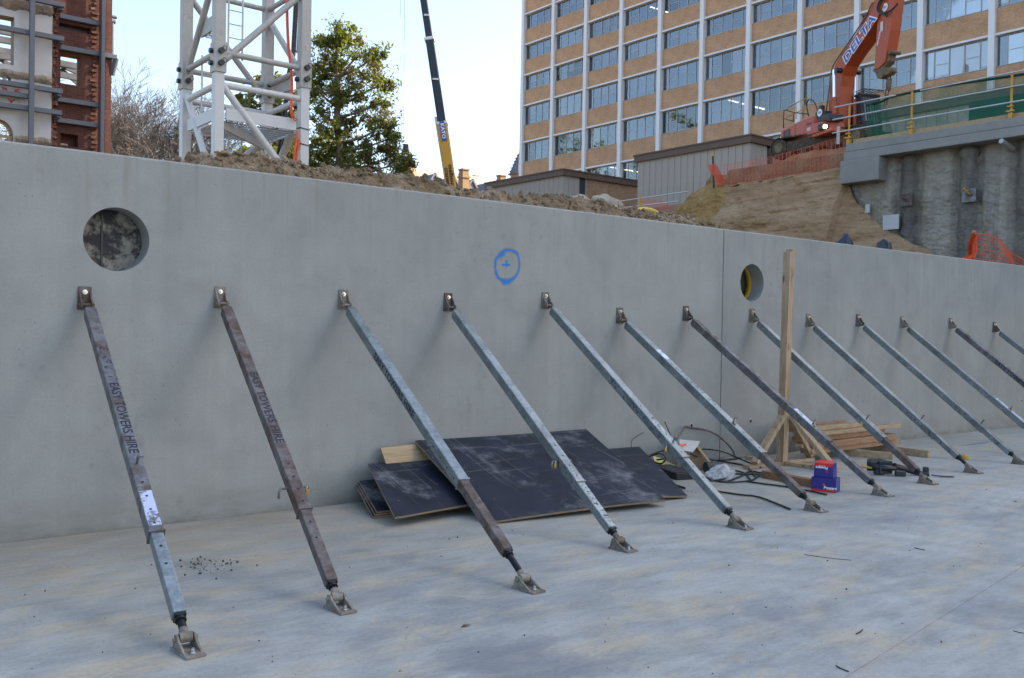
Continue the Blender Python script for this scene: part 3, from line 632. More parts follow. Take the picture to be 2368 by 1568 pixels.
# ------------------------------------------------------------------ raking braces
BR = [  # bracket px, foot px, tube ends (pixel rows): outer end, inner end, materials, extras
 dict(b=(195, 690), f=(432, 1506), o=1240, i=1424, mo='galv_rust', mi='galv', txt=(898, 1060, 't'), sil=(1148, 1228), pin=1085, txt0=(815, 890, 't')),
 dict(b=(508, 688), f=(782, 1408), o=1186, i=1370, mo='rust', mi='rust', txt=(872, 1035, 't'), pin=1128, lock='r', ),
 dict(b=(793, 693), f=(1216, 1362), o=1118, i=1276, mo='galv', mi='rust', txt=(822, 962, 's'), pin=1030),
 dict(b=(1035, 699), f=(1435, 1270), o=1121, i=1249, mo='galv', mi='galv', txti=(1128, 1235, 't'), pin=1066, lock='l'),
 dict(b=(1260, 695), f=(1705, 1220), o=1064, i=1200, mo='galv', mi='galv', txt=(940, 1010, 't'), txts=(850, 1010, 's'), pin=1030, lock='l'),
 dict(b=(1432, 730), f=(1880, 1181), o=1053, i=1143, mo='galv', mi='rust', txt=(848, 945, 't'), pin=984, lock='t', sil=(816, 844)),
 dict(b=(1585, 725), f=(2035, 1145), o=1026, i=1119, mo='galv_rust', mi='galv_rust', pin=988, lock='t', sil=(952, 992)),
 dict(b=(1738, 730), f=(2140, 1118), o=1017, i=1091, mo='galv', mi='rust', pin=975, lock='l'),
 dict(b=(1868, 741), f=(2245, 1093), o=1017, i=1056, mo='galv', mi='galv', pin=975),
 dict(b=(1983, 741), f=(2355, 1073), o=998, i=1060, mo='galv', mi='galv', pin=985),
 dict(b=(2085, 745), yf=2.12, o=1000, i=1038, mo='galv', mi='galv', pin=952, sil=(926, 985), lock='t'),
 dict(b=(2197, 748), yf=2.12, o=990, i=1020, mo='galv_rust', mi='rust', txt=(836, 893, 's'), pin=960),
 dict(b=(2298, 757), yf=2.10, o=970, i=1000, mo='galv', mi='galv', pin=930),
 dict(b=(2374, 768), yf=2.10, o=960, i=990, mo='galv', mi='galv', pin=930)]
ORD = ['first', 'second', 'third', 'fourth', 'fifth', 'sixth', 'seventh', 'eighth', 'ninth', 'tenth', 'eleventh', 'twelfth', 'thirteenth', 'fourteenth']
LOOK = ['leftmost steel wall brace with silver-sprayed band and lettering down its front', 'rusty brown steel wall brace, second from the left, with worn lettering', 'grey steel wall brace with bold black lettering on its side, third from the left',
        'pale galvanised wall brace crossing the black boards, fourth from the left', 'galvanised wall brace in front of the torn carton, fifth from the left', 'galvanised wall brace with rusty lower tube, just left of the timber stand',
        'dark wall brace with bright silver patch crossing in front of the timber stand', 'wall brace below the right round hole, passing behind the timber post, eighth from the left', 'galvanised wall brace with its foot by the yellow cap, ninth from the left', 'tenth wall brace from the left, its foot at the right edge',
        'eleventh wall brace from the left, with silver patch at the frame edge', 'thin twelfth wall brace with lettering near the right edge', 'thirteenth wall brace, short stretch in view at the right edge', 'last wall brace, only its bracket corner at the right edge']
def shoe(mb, c, fwd, up, w=.112, l=.185, hi=.074):
    """cast shoe: plate, two triangular cheeks, notch"""
    c, fwd, up = Vector(c), Vector(fwd), Vector(up); s = fwd.cross(up)
    P = lambda a, b, h: c+fwd*a+s*b+up*h
    t = .012; pr = [(-l*.42, -w*.5), (l*.58, -w*.42), (l*.58, w*.42), (-l*.42, w*.5)]
    mb.prism([P(a, b, .001) for a, b in pr], up*t)
    for sg in (-1, 1):
        b = sg*w*.40; poly = [P(-l*.40, b, t), P(l*.42, b, t), P(l*.34, b, t+.008), P(-l*.02, b, hi*.72), P(-l*.12, b, hi), P(-l*.30, b, hi), P(-l*.36, b, hi*.55)]
        mb.prism(poly, s*(-sg*.011)); 
    mb.tube(P(-l*.2, -w*.5, hi*.72), P(-l*.2, w*.5, hi*.72), .011, 8)
def padlock(name, p, side, label):
    r = thing(name, label, 'padlock', p, 'brass padlocks on the brace pins')
    m = MB(); q = Quaternion((0, 0, 1), .6); m.box(Vector(p)+Vector((0, -.005, -.022)), (.040, .017, .034), q.to_matrix()); m.build('lock_body', MAT['brass'], r, bevel=.003)
    m = MB(); m.poly([Vector(p)+q @ Vector((.012*math.cos(a), -.005, .012*math.sin(a)-.004)) for a in [math.pi*i/8 for i in range(9)]], .0032, 6); m.build('shackle', MAT['bolt'], r)
for k, B in enumerate(BR):
    b = ony(*B['b'], YW)
    if 'f' in B: ft = onz(*B['f'])
    else: ft = Vector((b.x-.02, YW-B['yf'], 0))
    P0 = b+Vector((.012, -.062, -.062)); P1 = Vector((ft.x, ft.y+.02, .060)); d = (P1-P0).normalized(); L = (P1-P0).length
    def tpix(row):
        lo, hi = 0.0, 1.0
        for _ in range(30):
            mi_ = (lo+hi)/2
            if pix(P0+(P1-P0)*mi_)[1] < row: lo = mi_
            else: hi = mi_
        return lo*L
    root = thing('wall_brace', LOOK[k], 'brace', ft, 'raking steel braces along the wall')
    xs_ = d.cross(Vector((0, 0, 1))).normalized(); ntop = xs_.cross(d)           # xs_ points to -X or +X
    if xs_.x > 0: xr = xs_
    else: xr = -xs_
    W, Wi = .078, .064; to, ti = tpix(B['o']), tpix(B['i']); to = min(to, L-.5); ti = min(max(ti, to+.15), L-.10)
    m = MB(); q0 = P0+d*.075; q1 = P0+d*to; m.beam(q0, q1, W, W); m.beam(P0+d*.035, q0, .030, .052, w1=W, h1=W)
    ot = m.build('outer_tube', MAT[B['mo']], root, bevel=.007)
    m = MB(); m.beam(q1-d*.02, P0+d*ti, Wi, Wi); it = m.build('inner_tube', MAT[B['mi']], root, bevel=.006)
    m = MB(); m.beam(q1-d*.004, q1+d*.006, W+.006, W+.006); m.build('collar', MAT[B['mo']], ot)
    m = MB(); m.beam(P0+d*ti, P0+d*(ti+.018), .056, .056); m.tube(P0+d*(ti+.018), P0+d*(ti+.035), .027, 12); m.build('end_nut', MAT['thread'], it, bevel=.004)
    m = MB(); e0 = P0+d*(ti+.01); le = (P1-e0).length; nn = max(8, int(le/.0065)); pts = [e0+(P1-e0)*i/nn for i in range(nn+1)]
    m.poly(pts, [.0175 if i % 2 else .0205 for i in range(nn+1)], 12); tr_ = m.build('threaded_rod', MAT['thread'], root)
    m = MB(); m.tube(P1+xr*-.028, P1+xr*.028, .024, 12); m.tube(P1-d*.05, P1, .021, 12); m.build('rod_eye', MAT['shoe'], tr_)
    m = MB(); shoe(m, (ft.x, ft.y-.012, 0.0), (0, -1, 0), (0, 0, 1)); fs = m.build('foot_shoe', MAT['shoe'], root, bevel=.002)
    m = MB(); bp = Vector((ft.x, ft.y-.075, .013)); m.tube(bp, bp+Vector((0, 0, .005)), .019, 14); m.tube(bp+Vector((0, 0, .005)), bp+Vector((0, 0, .017)), .0125, 6); m.tube(bp+Vector((0, 0, .017)), bp+Vector((0, 0, .024)), .008, 8); m.build('anchor_bolt', MAT['bolt'], fs)
    m = MB(); shoe(m, (b.x, YW, b.z-.012), (0, 0, 1), (0, -1, 0), .102, .165, .080); wb = m.build('wall_bracket', MAT['shoe'] if k % 3 else MAT['rust'], root, bevel=.002)
    m = MB(); bp = Vector((b.x, YW-.013, b.z+.045)); y_ = Vector((0, -1, 0)); m.tube(bp, bp+y_*.004, .017, 14); m.tube(bp+y_*.004, bp+y_*.015, .0115, 6); m.tube(bp+y_*.015, bp+y_*.022, .008, 8); m.build('bracket_bolt', MAT['bolt'], wb)
    # lettering, silver band, holes, pin
    def face(t, which): return (P0+d*t+ntop*(W/2+.0012)) if which == 't' else (P0+d*t-xr*(W/2+.0012))
    for key, body in (('txt', 'EASY TOWERS HIRE' if k != 11 else 'EASY TOWERS'), ('txts', 'EASY TOWERS'), ('txt0', 'EASY T'), ('txti', 'EASY HIRE')):
        if key in B:
            a, c, wh = B[key]; ta, tb = tpix(a), tpix(c); me_w = None
            probe = text_mesh(body, .075); w = max(v.co.x for v in probe.vertices)-min(v.co.x for v in probe.vertices); bpy.data.meshes.remove(probe)
            org = face((ta+tb)/2, wh); 
            if key == 'txti': org -= ntop*(W-Wi)/2
            place_text('stencil_lettering', body, .075, org, d, xr if wh == 't' else ntop, MAT['stencil'] if key == 'txt' and k in (0, 1, 2, 11) else MAT['stencil_worn'], ot if key != 'txti' else it, xscale=(tb-ta)/w, offset=.0012)
    if 'sil' in B:
        a, c = tpix(B['sil'][0]), tpix(B['sil'][1]); m = MB(); n_ = 12; m.ribbon([P0+d*(a+(c-a)*i/n_)+ntop*(W/2+.0008) for i in range(n_+1)], [(W-.012)*(1-.10*abs(fbm((i*.9, k, 3), 2))) for i in range(n_+1)], ntop); m.build('silver_patch', MAT['silver'], ot)
    for j, t in enumerate((to-.06, to-.17, to-.28, to-.40, to+.11, to+.24)):
        if t < ti-.06:
            hw = W if t < to else Wi; m = MB()
            which = ntop if k not in (2, 8, 9) else -xr
            c = P0+d*t+which*(hw/2+.001); m.tube(c, c-which*.002, .0075, 10); m.build('pin_hole', MAT['thread'], ot if t < to else it)
    pt = tpix(B['pin']); c = P0+d*pt; m = MB()
    if B.get('lock') == 'r' or k == 3:
        m.tube(c-xr*.085, c+xr*.085, .0075, 8); m.poly([c-xr*.085, c-xr*.10+Vector((0, -.01, -.02)), c-xr*.105+Vector((0, -.02, -.055))], .0075, 8)
    else:
        ax = ntop if k not in (2,) else -xr
        m.tube(c-ax*.05, c+ax*.075, .0075, 8); m.poly([c+ax*.075, c+ax*.088+d*-.006, c+ax*.085+xr*.03], .0075, 8)
    m.build('locking_pin', MAT['galv_rust'], root)
    if 'lock' in B:
        lp = {'r': c+xr*.075+Vector((0, 0, -.006)), 'l': c-xr*.062+Vector((0, -.004, -.006)), 't': c+ntop*.068+Vector((0, -.002, 0))}[B['lock']]
        padlock('padlock', lp, B['lock'], 'small brass padlock on the pin of the %s wall brace from the left' % ORD[k])
# ------------------------------------------------------------------ things on the slab
def z5(x, y): return ((2050+x/2.4926)/1.5614, (1400+y/2.4926)/1.5614)
def z7(x, y): return ((2650+x/2.96)/1.5614, (1450+y/2.96)/1.5614)
def sheet(name, pts, th, label, cat, mats, group=None, sub=6, warp=0.0):
    """a board as a warped slab: top/bottom face material 0, edges material 1"""
    a, b, c, d = [Vector(p) for p in pts]; n = (b-a).cross(d-a).normalized()
    if n.z < 0: n = -n
    N = sub; top = []; 
    for j in range(N+1):
        for i in range(N+1):
            u, v = i/N, j/N; p = (a*(1-u)+b*u)*(1-v)+(d*(1-u)+c*u)*v; p = p+n*(warp*math.sin(u*math.pi)*(v-.3)+th); top.append(p)
    m = MB(); W = N+1; K = W*W; bot = [p-n*th for p in top]
    fl = (b-a).cross(d-a).z < 0
    quads = [(j*W+i, j*W+i+1, (j+1)*W+i+1, (j+1)*W+i) for j in range(N) for i in range(N)]
    m.add(top, [q[::-1] if fl else q for q in quads]); m.add(bot, [q if fl else q[::-1] for q in quads])
    loop = [i for i in range(N)]+[i*W+N for i in range(N)]+[N*W+N-i for i in range(N)]+[(N-i)*W for i in range(N)]
    ring = [top[i] for i in loop]; rb = [bot[i] for i in loop]; M = len(loop)
    m.add(ring+rb, [(i, M+i, M+(i+1) % M, (i+1) % M) if not fl else ((i+1) % M, M+(i+1) % M, M+i, i) for i in range(M)], 1)
    lz = min(p.z for p in bot); lo = (a+b+c+d)/4; lo.z = lz
    return tag(m.build(name, mats, loc=lo), label, cat, group)
PLY = [MAT['ply'], MAT['plyedge']]; G = 'black formply sheets leaning on the wall'
for q in range(3):
    o = .020*q
    sheet('formply_sheet', [Vector((3.93+o*.3, 7.03-o*.7, .135+o)), Vector((5.0, 7.03-o*.7, .15+o)), Vector((4.8, 6.32, .002+o)), Vector((3.72+o*.6, 6.38-o*.4, .002+o))], .016, ['lowest white-splashed black board under the leaning boards', 'middle white-splashed black board of the low pile at the wall foot', 'uppermost white-splashed black board of the low pile at the wall foot'][q], 'board', PLY, G)
sheet('raw_plywood_offcut', [ony(878, 1038, 7.005), ony(1015, 1024, 7.005), Vector((4.95, 6.80, .21)), Vector((4.14, 6.82, .215))], .017, 'tan raw plywood offcut sticking up behind the black boards', 'board', [MAT['plyraw'], MAT['plyedge']])
sheet('formply_sheet', [ony(850, 1077, 6.93), Vector((5.25, 6.93, .34)), Vector((5.05, 6.18, .075)), onz(913, 1201, .062)+Vector((0, 0, 0))], .017, 'left black formply board with wooden edge, leaning half under the big board', 'board', PLY, G)
sheet('formply_sheet', [Vector((6.15, 6.93, .30)), ony(1477, 1036, 6.97), onz(1588, 1150, .012), Vector((5.2, 5.80, .012))], .017, 'broken black board jutting out at the right of the big black board', 'board', PLY, G, 8, .035)
sheet('formply_sheet', [ony(959, 1023, 7.0), ony(1354, 996, 7.0), onz(1538, 1160, .045), onz(1130, 1212, .004)], .018, 'largest black scratched formply board leaning on the wall behind the third and fourth braces', 'board', PLY, G, 10, .02)
# timber stand
def stud(mb, a, b, w, h, up=(0, 0, 1)): mb.beam(a, b, w, h, up)
pb = onz(1808, 1076); root = thing('timber_stand', 'tall pale timber post on a cross-shaped braced foot', 'timber stand', pb)
tp = Vector((pb.x+.10, pb.y+.03, 2.44)); 
m = MB(); m.beam(pb+Vector((-.024, 0, .045)), tp+Vector((-.024, 0, -.015)), .047, .092, (0, 1, 0)); m.build('post', MAT['timber_z'], root, bevel=.003)
m = MB(); m.beam(pb+Vector((.025, .002, .045)), tp+Vector((.025, .002, .015)), .046, .088, (0, 1, 0)); m.build('post', MAT['timber_z'], root, bevel=.003)
for a, b in ((Vector((-.62, .02, .024)), Vector((.60, .02, .024))), (Vector((.05, .52, .0225)), Vector((.05, .06, .0225))), (Vector((.05, -.02, .0225)), Vector((.05, -.66, .0225)))):
    m = MB(); m.beam(pb+a, pb+b, .09, .045); m.build('foot_rail', MAT['timber'], root, bevel=.003)
for a, b, up in ((Vector((-.54, -.03, .07)), Vector((-.05, -.03, .56)), (0, 1, 0)), (Vector((.54, .0, .07)), Vector((.10, 0, .56)), (0, 1, 0)), (Vector((.05, -.60, .07)), Vector((.06, -.075, .56)), (1, 0, 0))):
    m = MB(); m.beam(pb+a, pb+b, .05, .085, up); m.build('strut', MAT['timber_z'], root, bevel=.003)
a, b = onz(*z7(325, 810)), onz(*z7(800, 905)); m = MB(); dd = (b-a).normalized(); m.beam(a+Vector((0, 0, .038)), b+dd*.10+Vector((0, 0, .038)), .09, .072); tag(m.build('timber_offcut', MAT['browntimber'], loc=a, bevel=.003), 'short brown plank on the slab behind the blue boxes', 'timber')
# timber stack
sR = onz(2082, 1026, .09); yS = sR.y+.07
lay = [  # x0, x1, y offset, z0, height, depth, material, label
 (sR.x-2.02, sR.x, 0, .095, .058, .16, 'redtimber', 'bottom red-dusted plank of the timber stack'),
 (sR.x-1.92, sR.x-.16, -.025, .156, .074, .16, 'redtimber', 'second red-dusted plank from the bottom of the timber stack'),
 (sR.x-2.16, sR.x-.33, .03, .234, .064, .15, 'redtimber', 'third plank of the timber stack, orange faced'),
 (sR.x-2.12, sR.x-.02, -.01, .302, .048, .13, 'timber', 'long pale plank near the top of the timber stack'),
 (sR.x-2.2, sR.x-.80, .02, .354, .048, .12, 'timber', 'short pale plank on top of the timber stack'),
 (sR.x-2.1, sR.x-.95, .19, .34, .075, .09, 'redtimber', 'reddish plank against the wall at the back of the timber stack')]
for (x0, x1, oy, z0, h, dp, mt, lb) in lay:
    m = MB(); m.bx(x0, x1, yS+oy-.07, yS+oy-.07+dp, z0, z0+h); m.v = [v+Vector((0, (v.x-x1)*.02*RND.uniform(.8, 1.2), 0)) for v in m.v]
    tag(m.build('timber_plank', MAT[mt], loc=((x0+x1)/2, yS+oy, z0), bevel=.003), lb, 'plank', 'planks stacked at the wall')
for (p, q, h, mt, lb) in ((z7(1150, 575), z7(1700, 622), .085, 'timber', 'pale stud on edge in front under the timber stack'), (z7(1560, 530), z7(2080, 603), .088, 'timber', 'pale stud on edge poking out right of the timber stack'), (z7(700, 500), z7(960, 545), .088, 'browntimber', 'dark bearer under the left end of the timber stack')):
    a, b = onz(*p), onz(*q); dd = (a-b).normalized(); m = MB(); m.beam(a+dd*.35+Vector((0, 0, h/2)), b+Vector((0, 0, h/2)), .045, h); tag(m.build('timber_stud', MAT[mt], loc=b, bevel=.002), lb, 'timber')
a = onz(*z7(690, 470), .20); m = MB(); m.beam(a, a+Vector((.75, .16, .02)), .09, .045); m.beam(a+Vector((.16, .02, -.055)), a+Vector((.8, .2, -.045)), .09, .04)
tag(m.build('timber_offcut', MAT['timber'], loc=a+Vector((0, 0, -.08)), bevel=.003), 'pale timber ends sticking out left of the timber stack', 'timber')
# blue fastener boxes
bA, bB = onz(*z7(822, 952)), onz(*z7(1087, 981)); ex = (bB-bA).normalized(); wv = (bB-bA).length; ey = Vector((-ex.y, ex.x, 0)); ez = Vector((0, 0, 1))
if ey.dot(FW) < 0: ey = -ey
def carton(label, org, w, dp, h, red_bottom, taper=0.0, flip=False):
    r = thing('fastener_box', label, 'box', org+ex*w/2+ey*dp/2, 'blue fastener boxes')
    m = MB(); P = lambda a, b, c: org+ex*(a+(taper if c > h*.5 else 0)*(1 if a < w/2 else -1))+ey*b+ez*c
    m.add([P(0, 0, .001), P(w, 0, .001), P(w, dp, .001), P(0, dp, .001), P(0, 0, h), P(w, 0, h), P(w, dp, h), P(0, dp, h)], [(3, 2, 1, 0), (4, 5, 6, 7), (0, 1, 5, 4), (1, 2, 6, 5), (2, 3, 7, 6), (3, 0, 4, 7)])
    m.build('carton', MAT['boxblue'], r, bevel=.003)
    z0, z1 = (.0015, .024) if red_bottom else (h-.026, h+.001); f = -.0015
    m = MB(); m.add([P(.001, f, z0), P(w-.001, f, z0), P(w-.001, f, z1), P(.001, f, z1)], [(0, 1, 2, 3)]); m.build('red_band', MAT['boxred'], r)
    if not red_bottom:
        m = MB(); c_ = [P(.004, .004, h+.0015), P(w-.004, .004, h+.0015), P(w-.01, dp*.55, h+.026), P(.016, dp*.55, h+.020)]; m.add(c_+[v+Vector((0, 0, -.0015)) for v in c_], [(0, 1, 2, 3), (7, 6, 5, 4), (1, 0, 4, 5), (2, 1, 5, 6), (3, 2, 6, 7), (0, 3, 7, 4)]); m.build('open_flap', MAT['boxred'], r)
    if red_bottom:
        place_text('print', 'Powers', .040, org+ex*w*.77+ey*-.003+ez*.043, ex, ez, MAT['print_'], r, xscale=1.0, offset=.0012, shear=.15)
        place_text('print', 'FASTENERS', .013, org+ex*w*.77+ey*-.003+ez*.029, ex, ez, MAT['print_'], r)
        m = MB(); m.add([P(-.0015, .01, .03), P(-.0015, dp-.01, .03), P(-.0015, dp-.01, h-.02), P(-.0015, .01, h-.02)], [(3, 2, 1, 0)]); m.build('white_label', MAT['print_'], r)
    else:
        place_text('print', 'Powers', .038, org+ex*w*.42+ey*-.003+ez*(h-.040), -ex, -ez, MAT['print_'], r, xscale=1.0, offset=.0012, shear=.15)
        place_text('print', 'FASTENERS', .012, org+ex*w*.42+ey*-.003+ez*(h-.022), -ex, -ez, MAT['print_'], r)
    m = MB(); c = org+ex*w*(.52 if red_bottom else .68)+ey*-.0022+ez*(.07 if red_bottom else h-.075)
    for q in range(4): 
        an = q*math.pi/4+.2; u = ex*math.cos(an)+ez*math.sin(an); v_ = ey.cross(u)*.0018; m.add([c-u*.013-v_, c+u*.013-v_, c+u*.013+v_, c-u*.013+v_], [(0, 1, 2, 3)])
    m.build('printed_star', MAT['hivis'] if red_bottom else MAT['boxred'], r)
carton('lower blue and red fastener box, the one standing on the slab', bA, wv, .15, .135, True)
carton('upper blue fastener box with red opened top, standing on the other blue box', bA+ex*.018+ey*.01+ez*.1365, wv*.80, .13, .132, False, .006)
# plastic strapping, cable and litter by the carton
def strap(label, pts, w=.017, z=.004, mat='strap', name='strapping_strip', cat='strap'):
    P = [p if isinstance(p, Vector) else onz(*z5(*p), z) for p in pts]; P = catmull(P, 5); m = MB()
    for i, p in enumerate(P): p.z = max(p.z, .0035)
    m.poly([p+Vector((0, 0, w*.5)) for p in P], w*.55, 6)
    tag(m.build(name, MAT[mat], loc=P[0]), label, cat, 'loose strips of dark strapping')
strap('dark strapping strip bent on the slab in front of the fifth brace foot', [(1290, 932), (1420, 952), (1560, 972), (1710, 990), (1850, 1040), (2000, 1102)])
strap('straight dark strapping strip ending in front of the blue boxes', [(1615, 852), (1760, 872), (1900, 890), (2060, 915), (2330, 970)])
strap('dark strapping strip rising to the wall and down behind the sixth brace', [onz(*z5(700, 640), .16), ony(*z5(840, 578), 6.85), ony(*z5(1120, 560), 6.9), ony(*z5(1365, 575), 6.9), onz(*z5(1560, 652), .05), onz(*z5(1735, 725), .006)])
strap('curled dark strapping loop nearest the timber stand foot', [(1350, 665), (1480, 685), (1580, 705), (1640, 745), (1680, 790), (1690, 815)])
strap('dark strapping strip curving right of the plastic bag', [(1470, 745), (1560, 765), (1610, 790), (1640, 835)])
strap('short straight dark strapping strip right of the plastic bag', [(1470, 781), (1600, 784), (1740, 787)])
strap('long curved dark strapping strip in front of the plastic bag', [(1190, 790), (1290, 835), (1400, 855), (1520, 855), (1660, 838), (1700, 812), (1765, 780)])
strap('thin dark strapping loop under the plastic bag', [(1200, 842), (1330, 842), (1440, 812), (1475, 765)])
strap('dark strapping strip lying behind the torn carton', [onz(*z5(1100, 600), .20), onz(*z5(1200, 640), .10), (1350, 662), (1450, 655), (1560, 640)])
strap('dark strapping coil left of the carton on the black tray', [onz(*z5(700, 640), .10), onz(*z5(820, 600), .17), onz(*z5(880, 640), .16), onz(*z5(840, 690), .10), onz(*z5(760, 665), .10), onz(*z5(860, 650), .13)])
strap('dark strapping strip looping towards the sixth brace', [(1350, 850), (1450, 845), (1560, 800), (1640, 760), (1740, 775)])
strap('short dark strip poking out from under the broken black board', [(970, 890), (1010, 900), (1050, 915)], .022)
def wire(label, pts, r, mat, name, cat):
    m = MB(); m.poly(catmull(pts, 6), r, 6); tag(m.build(name, MAT[mat], loc=pts[-1]), label, cat)
wire('brown cable arching up the wall from the litter', [ony(*z5(950, 492), 6.92), ony(*z5(1005, 425), 6.94), ony(*z5(1060, 355), 7.0), ony(*z5(1120, 362), 7.03), ony(*z5(1240, 380), 7.0), ony(*z5(1340, 425), 6.97), ony(*z5(1430, 500), 6.93), ony(*z5(1485, 570), 6.9), ony(*z5(1506, 632), 6.88)], .011, 'rust', 'cable', 'cable')
wire('thin straight wire standing up against the wall', [ony(*z5(870, 305), 7.03), ony(*z5(910, 395), 6.98), ony(*z5(950, 490), 6.92)], .0055, 'thread', 'tie_wire', 'wire')
wire('thin pale wire loop left of the fifth brace', [ony(*z5(575, 545), 6.95), ony(*z5(570, 500), 6.97), ony(*z5(590, 460), 6.98), ony(*z5(680, 400), 7.0)], .004, 'black', 'tie_wire', 'wire')
m = MB(); c = ony(*z5(948, 500), 6.90); m.box(c, (.06, .05, .022)); tag(m.build('wood_chip', MAT['redtimber'], loc=c, bevel=.002), 'small red wooden block where the wires meet by the wall', 'block')
# carton with fluorescent print, lying open
cc = onz(1612, 1088); r = thing('torn_carton', 'torn open carton with white top and fluorescent orange print by the wall', 'carton', cc)
qx = Vector((.86, -.5, 0)).normalized(); qy = Vector((.5, .86, 0)).normalized()
def CP(a, b, h): return cc+qx*a+qy*b+ez*h
def plate(mb, pts, th, mi=0):
    pts = [Vector(p) for p in pts]; n = (pts[1]-pts[0]).cross(pts[2]-pts[0]).normalized(); mb.prism(pts, n*th, mi)
m = MB(); plate(m, [CP(-.10, .02, .005), CP(.12, .02, .005), CP(.02, .06, .27), CP(-.17, .05, .27)], .004); plate(m, [CP(.12, .02, .005), CP(.14, .24, .005), CP(.04, .26, .27), CP(.02, .06, .27)], .004); plate(m, [CP(-.10, .02, .005), CP(-.10, .24, .005), CP(-.17, .25, .27), CP(-.17, .05, .27)], .004); plate(m, [CP(.16, -.12, .01), CP(.20, -.05, .012), CP(.02, .06, .27), CP(-.02, .03, .265)], .004)
m.build('carton_side', MAT['card'], r)
m = MB(); plate(m, [CP(-.20, .0, .255), CP(-.02, -.05, .265), CP(.06, .10, .30), CP(-.14, .2, .31)], .004); plate(m, [CP(-.20, .0, .255), CP(-.26, -.06, .235), CP(-.10, -.13, .215), CP(-.02, -.05, .265)], .004); m.build('carton_top', MAT['cardw'], r)
m = MB(); 
for a, b, c_, d_ in ((-.245, -.06, -.20, .004), (-.19, -.0, -.12, .06), (-.10, .02, -.02, .045)): plate(m, [CP(a, b-.03, .262), CP(c_, d_-.04, .272), CP(c_+.02, d_+.01, .283), CP(a+.02, b+.02, .275)], .004)
m.build('orange_print', MAT['hivis'], r)
rc = onz(1652, 1094); m = MB(); m.tube(rc+Vector((-.11, .03, .062)), rc+Vector((.07, -.03, .062)), .060, 16); tag(m.build('tape_roll', MAT['dark'], loc=rc), 'dark mottled roll lying between the carton and the plastic bag', 'roll')
# crumpled bag
def blob(name, c, rad, mat, label, cat, seed, amp=.35, res=2, flat=.15):
    bm = bmesh.new(); bmesh.ops.create_icosphere(bm, subdivisions=res, radius=1)
    for v in bm.verts:
        n = noise.noise(v.co*1.9+Vector((seed, 0, 0)))*amp+abs(noise.noise(v.co*4.5+Vector((0, seed, 0))))*amp*.7
        v.co = v.co*(1+n); v.co = Vector((v.co.x*rad[0], v.co.y*rad[1], max(v.co.z, -flat)*rad[2]))
    me = bpy.data.meshes.new(name); lz = min(v.co.z for v in bm.verts)
    for v in bm.verts: v.co.z -= lz
    bm.to_mesh(me); bm.free(); o = mesh_obj(name, me, mat); o.location = c; return tag(o, label, cat)
blob('plastic_bag', onz(1668, 1104, .002), (.16, .10, .10), MAT['film'], 'crumpled clear plastic bag lying on the strapping', 'bag', 3.3, .5, 3)
m = MB(); P = [onz(*z5(770, 612), .16), onz(*z5(775, 655), .12), onz(*z5(870, 700), .07), onz(*z5(975, 728), .05), onz(*z5(960, 695), .09), onz(*z5(850, 640), .13)]; m.add(P+[p-Vector((0, 0, .003)) for p in P], [(0, 1, 2, 5), (5, 2, 3, 4), (11, 8, 7, 6), (10, 9, 8, 11)]+[(i, 6+i, 6+(i+1) % 6, (i+1) % 6) for i in range(6)]); tag(m.build('paper_sheet', MAT['paper'], loc=(P[2].x, P[2].y, .05)), 'pale yellow paper sheet on the litter left of the fifth brace', 'paper')
m = MB(); a, b = onz(*z5(840, 770)), onz(*z5(1055, 830)); dd = (b-a).normalized(); m.beam(a+Vector((0, 0, .045)), b+Vector((0, 0, .035)), .20, .07); m.beam(a+Vector((0.02, .02, .085)), b+Vector((0, .03, .075)), .22, .008, mi=1)
tag(m.build('black_tray', [MAT['black'], MAT['dark']], loc=a, bevel=.004), 'flat black plastic tray under the yellow paper', 'tray')
m = MB(); c = onz(1560, 1075); m.beam(c+Vector((-.25, .1, .07)), c+Vector((.2, .0, .11)), .09, .022); m.beam(c+Vector((-.3, .18, .05)), c+Vector((.1, .12, .05)), .10, .05); tag(m.build('timber_scrap', MAT['browntimber'], loc=c), 'dark timber scraps in the litter behind the fifth brace', 'timber')
# tool belt
tb = onz(2052, 1098); r = thing('tool_belt', 'black tool belt with pouches curled on the slab by the eighth brace foot', 'tool belt', tb)
def E(a, rx, ry, cx=0, cy=0): return tb+RT*(cx+rx*math.cos(a))+FW*(cy+ry*math.sin(a))
m = MB()
for h0, h1, off in ((.055, .15, 0.0),):
    P = [E(math.radians(a), .15, .13, -.03, .06) for a in range(40, 330, 12)]; vs = []
    for i, p in enumerate(P): k_ = .5+.5*math.sin(i*.22); vs += [p+ez*(h0-.03*k_), p+ez*(h1-.05*(1-k_)), p+(p-E(0, 0, 0, -.03, .06)).normalized()*.012+ez*(h1-.05*(1-k_)), p+(p-E(0, 0, 0, -.03, .06)).normalized()*.012+ez*(h0-.03*k_)]
    for i in range(len(P)-1):
        b_ = 4*i; m.add([vs[b_+j] for j in range(8)], [(0, 4, 5, 1), (1, 5, 6, 2), (2, 6, 7, 3), (3, 7, 4, 0)], 0, True)
m.build('belt', MAT['black'], r)
m = MB(); m.poly(catmull([tb+RT*.06+FW*-.02+ez*.10, tb+RT*.20+FW*.02+ez*.06, tb+RT*.33+FW*-.03+ez*.025, tb+RT*.42+FW*-.06+ez*.02], 6), [.035-.0007*i for i in range(19)], 8); m.build('strap_end', MAT['black'], r)
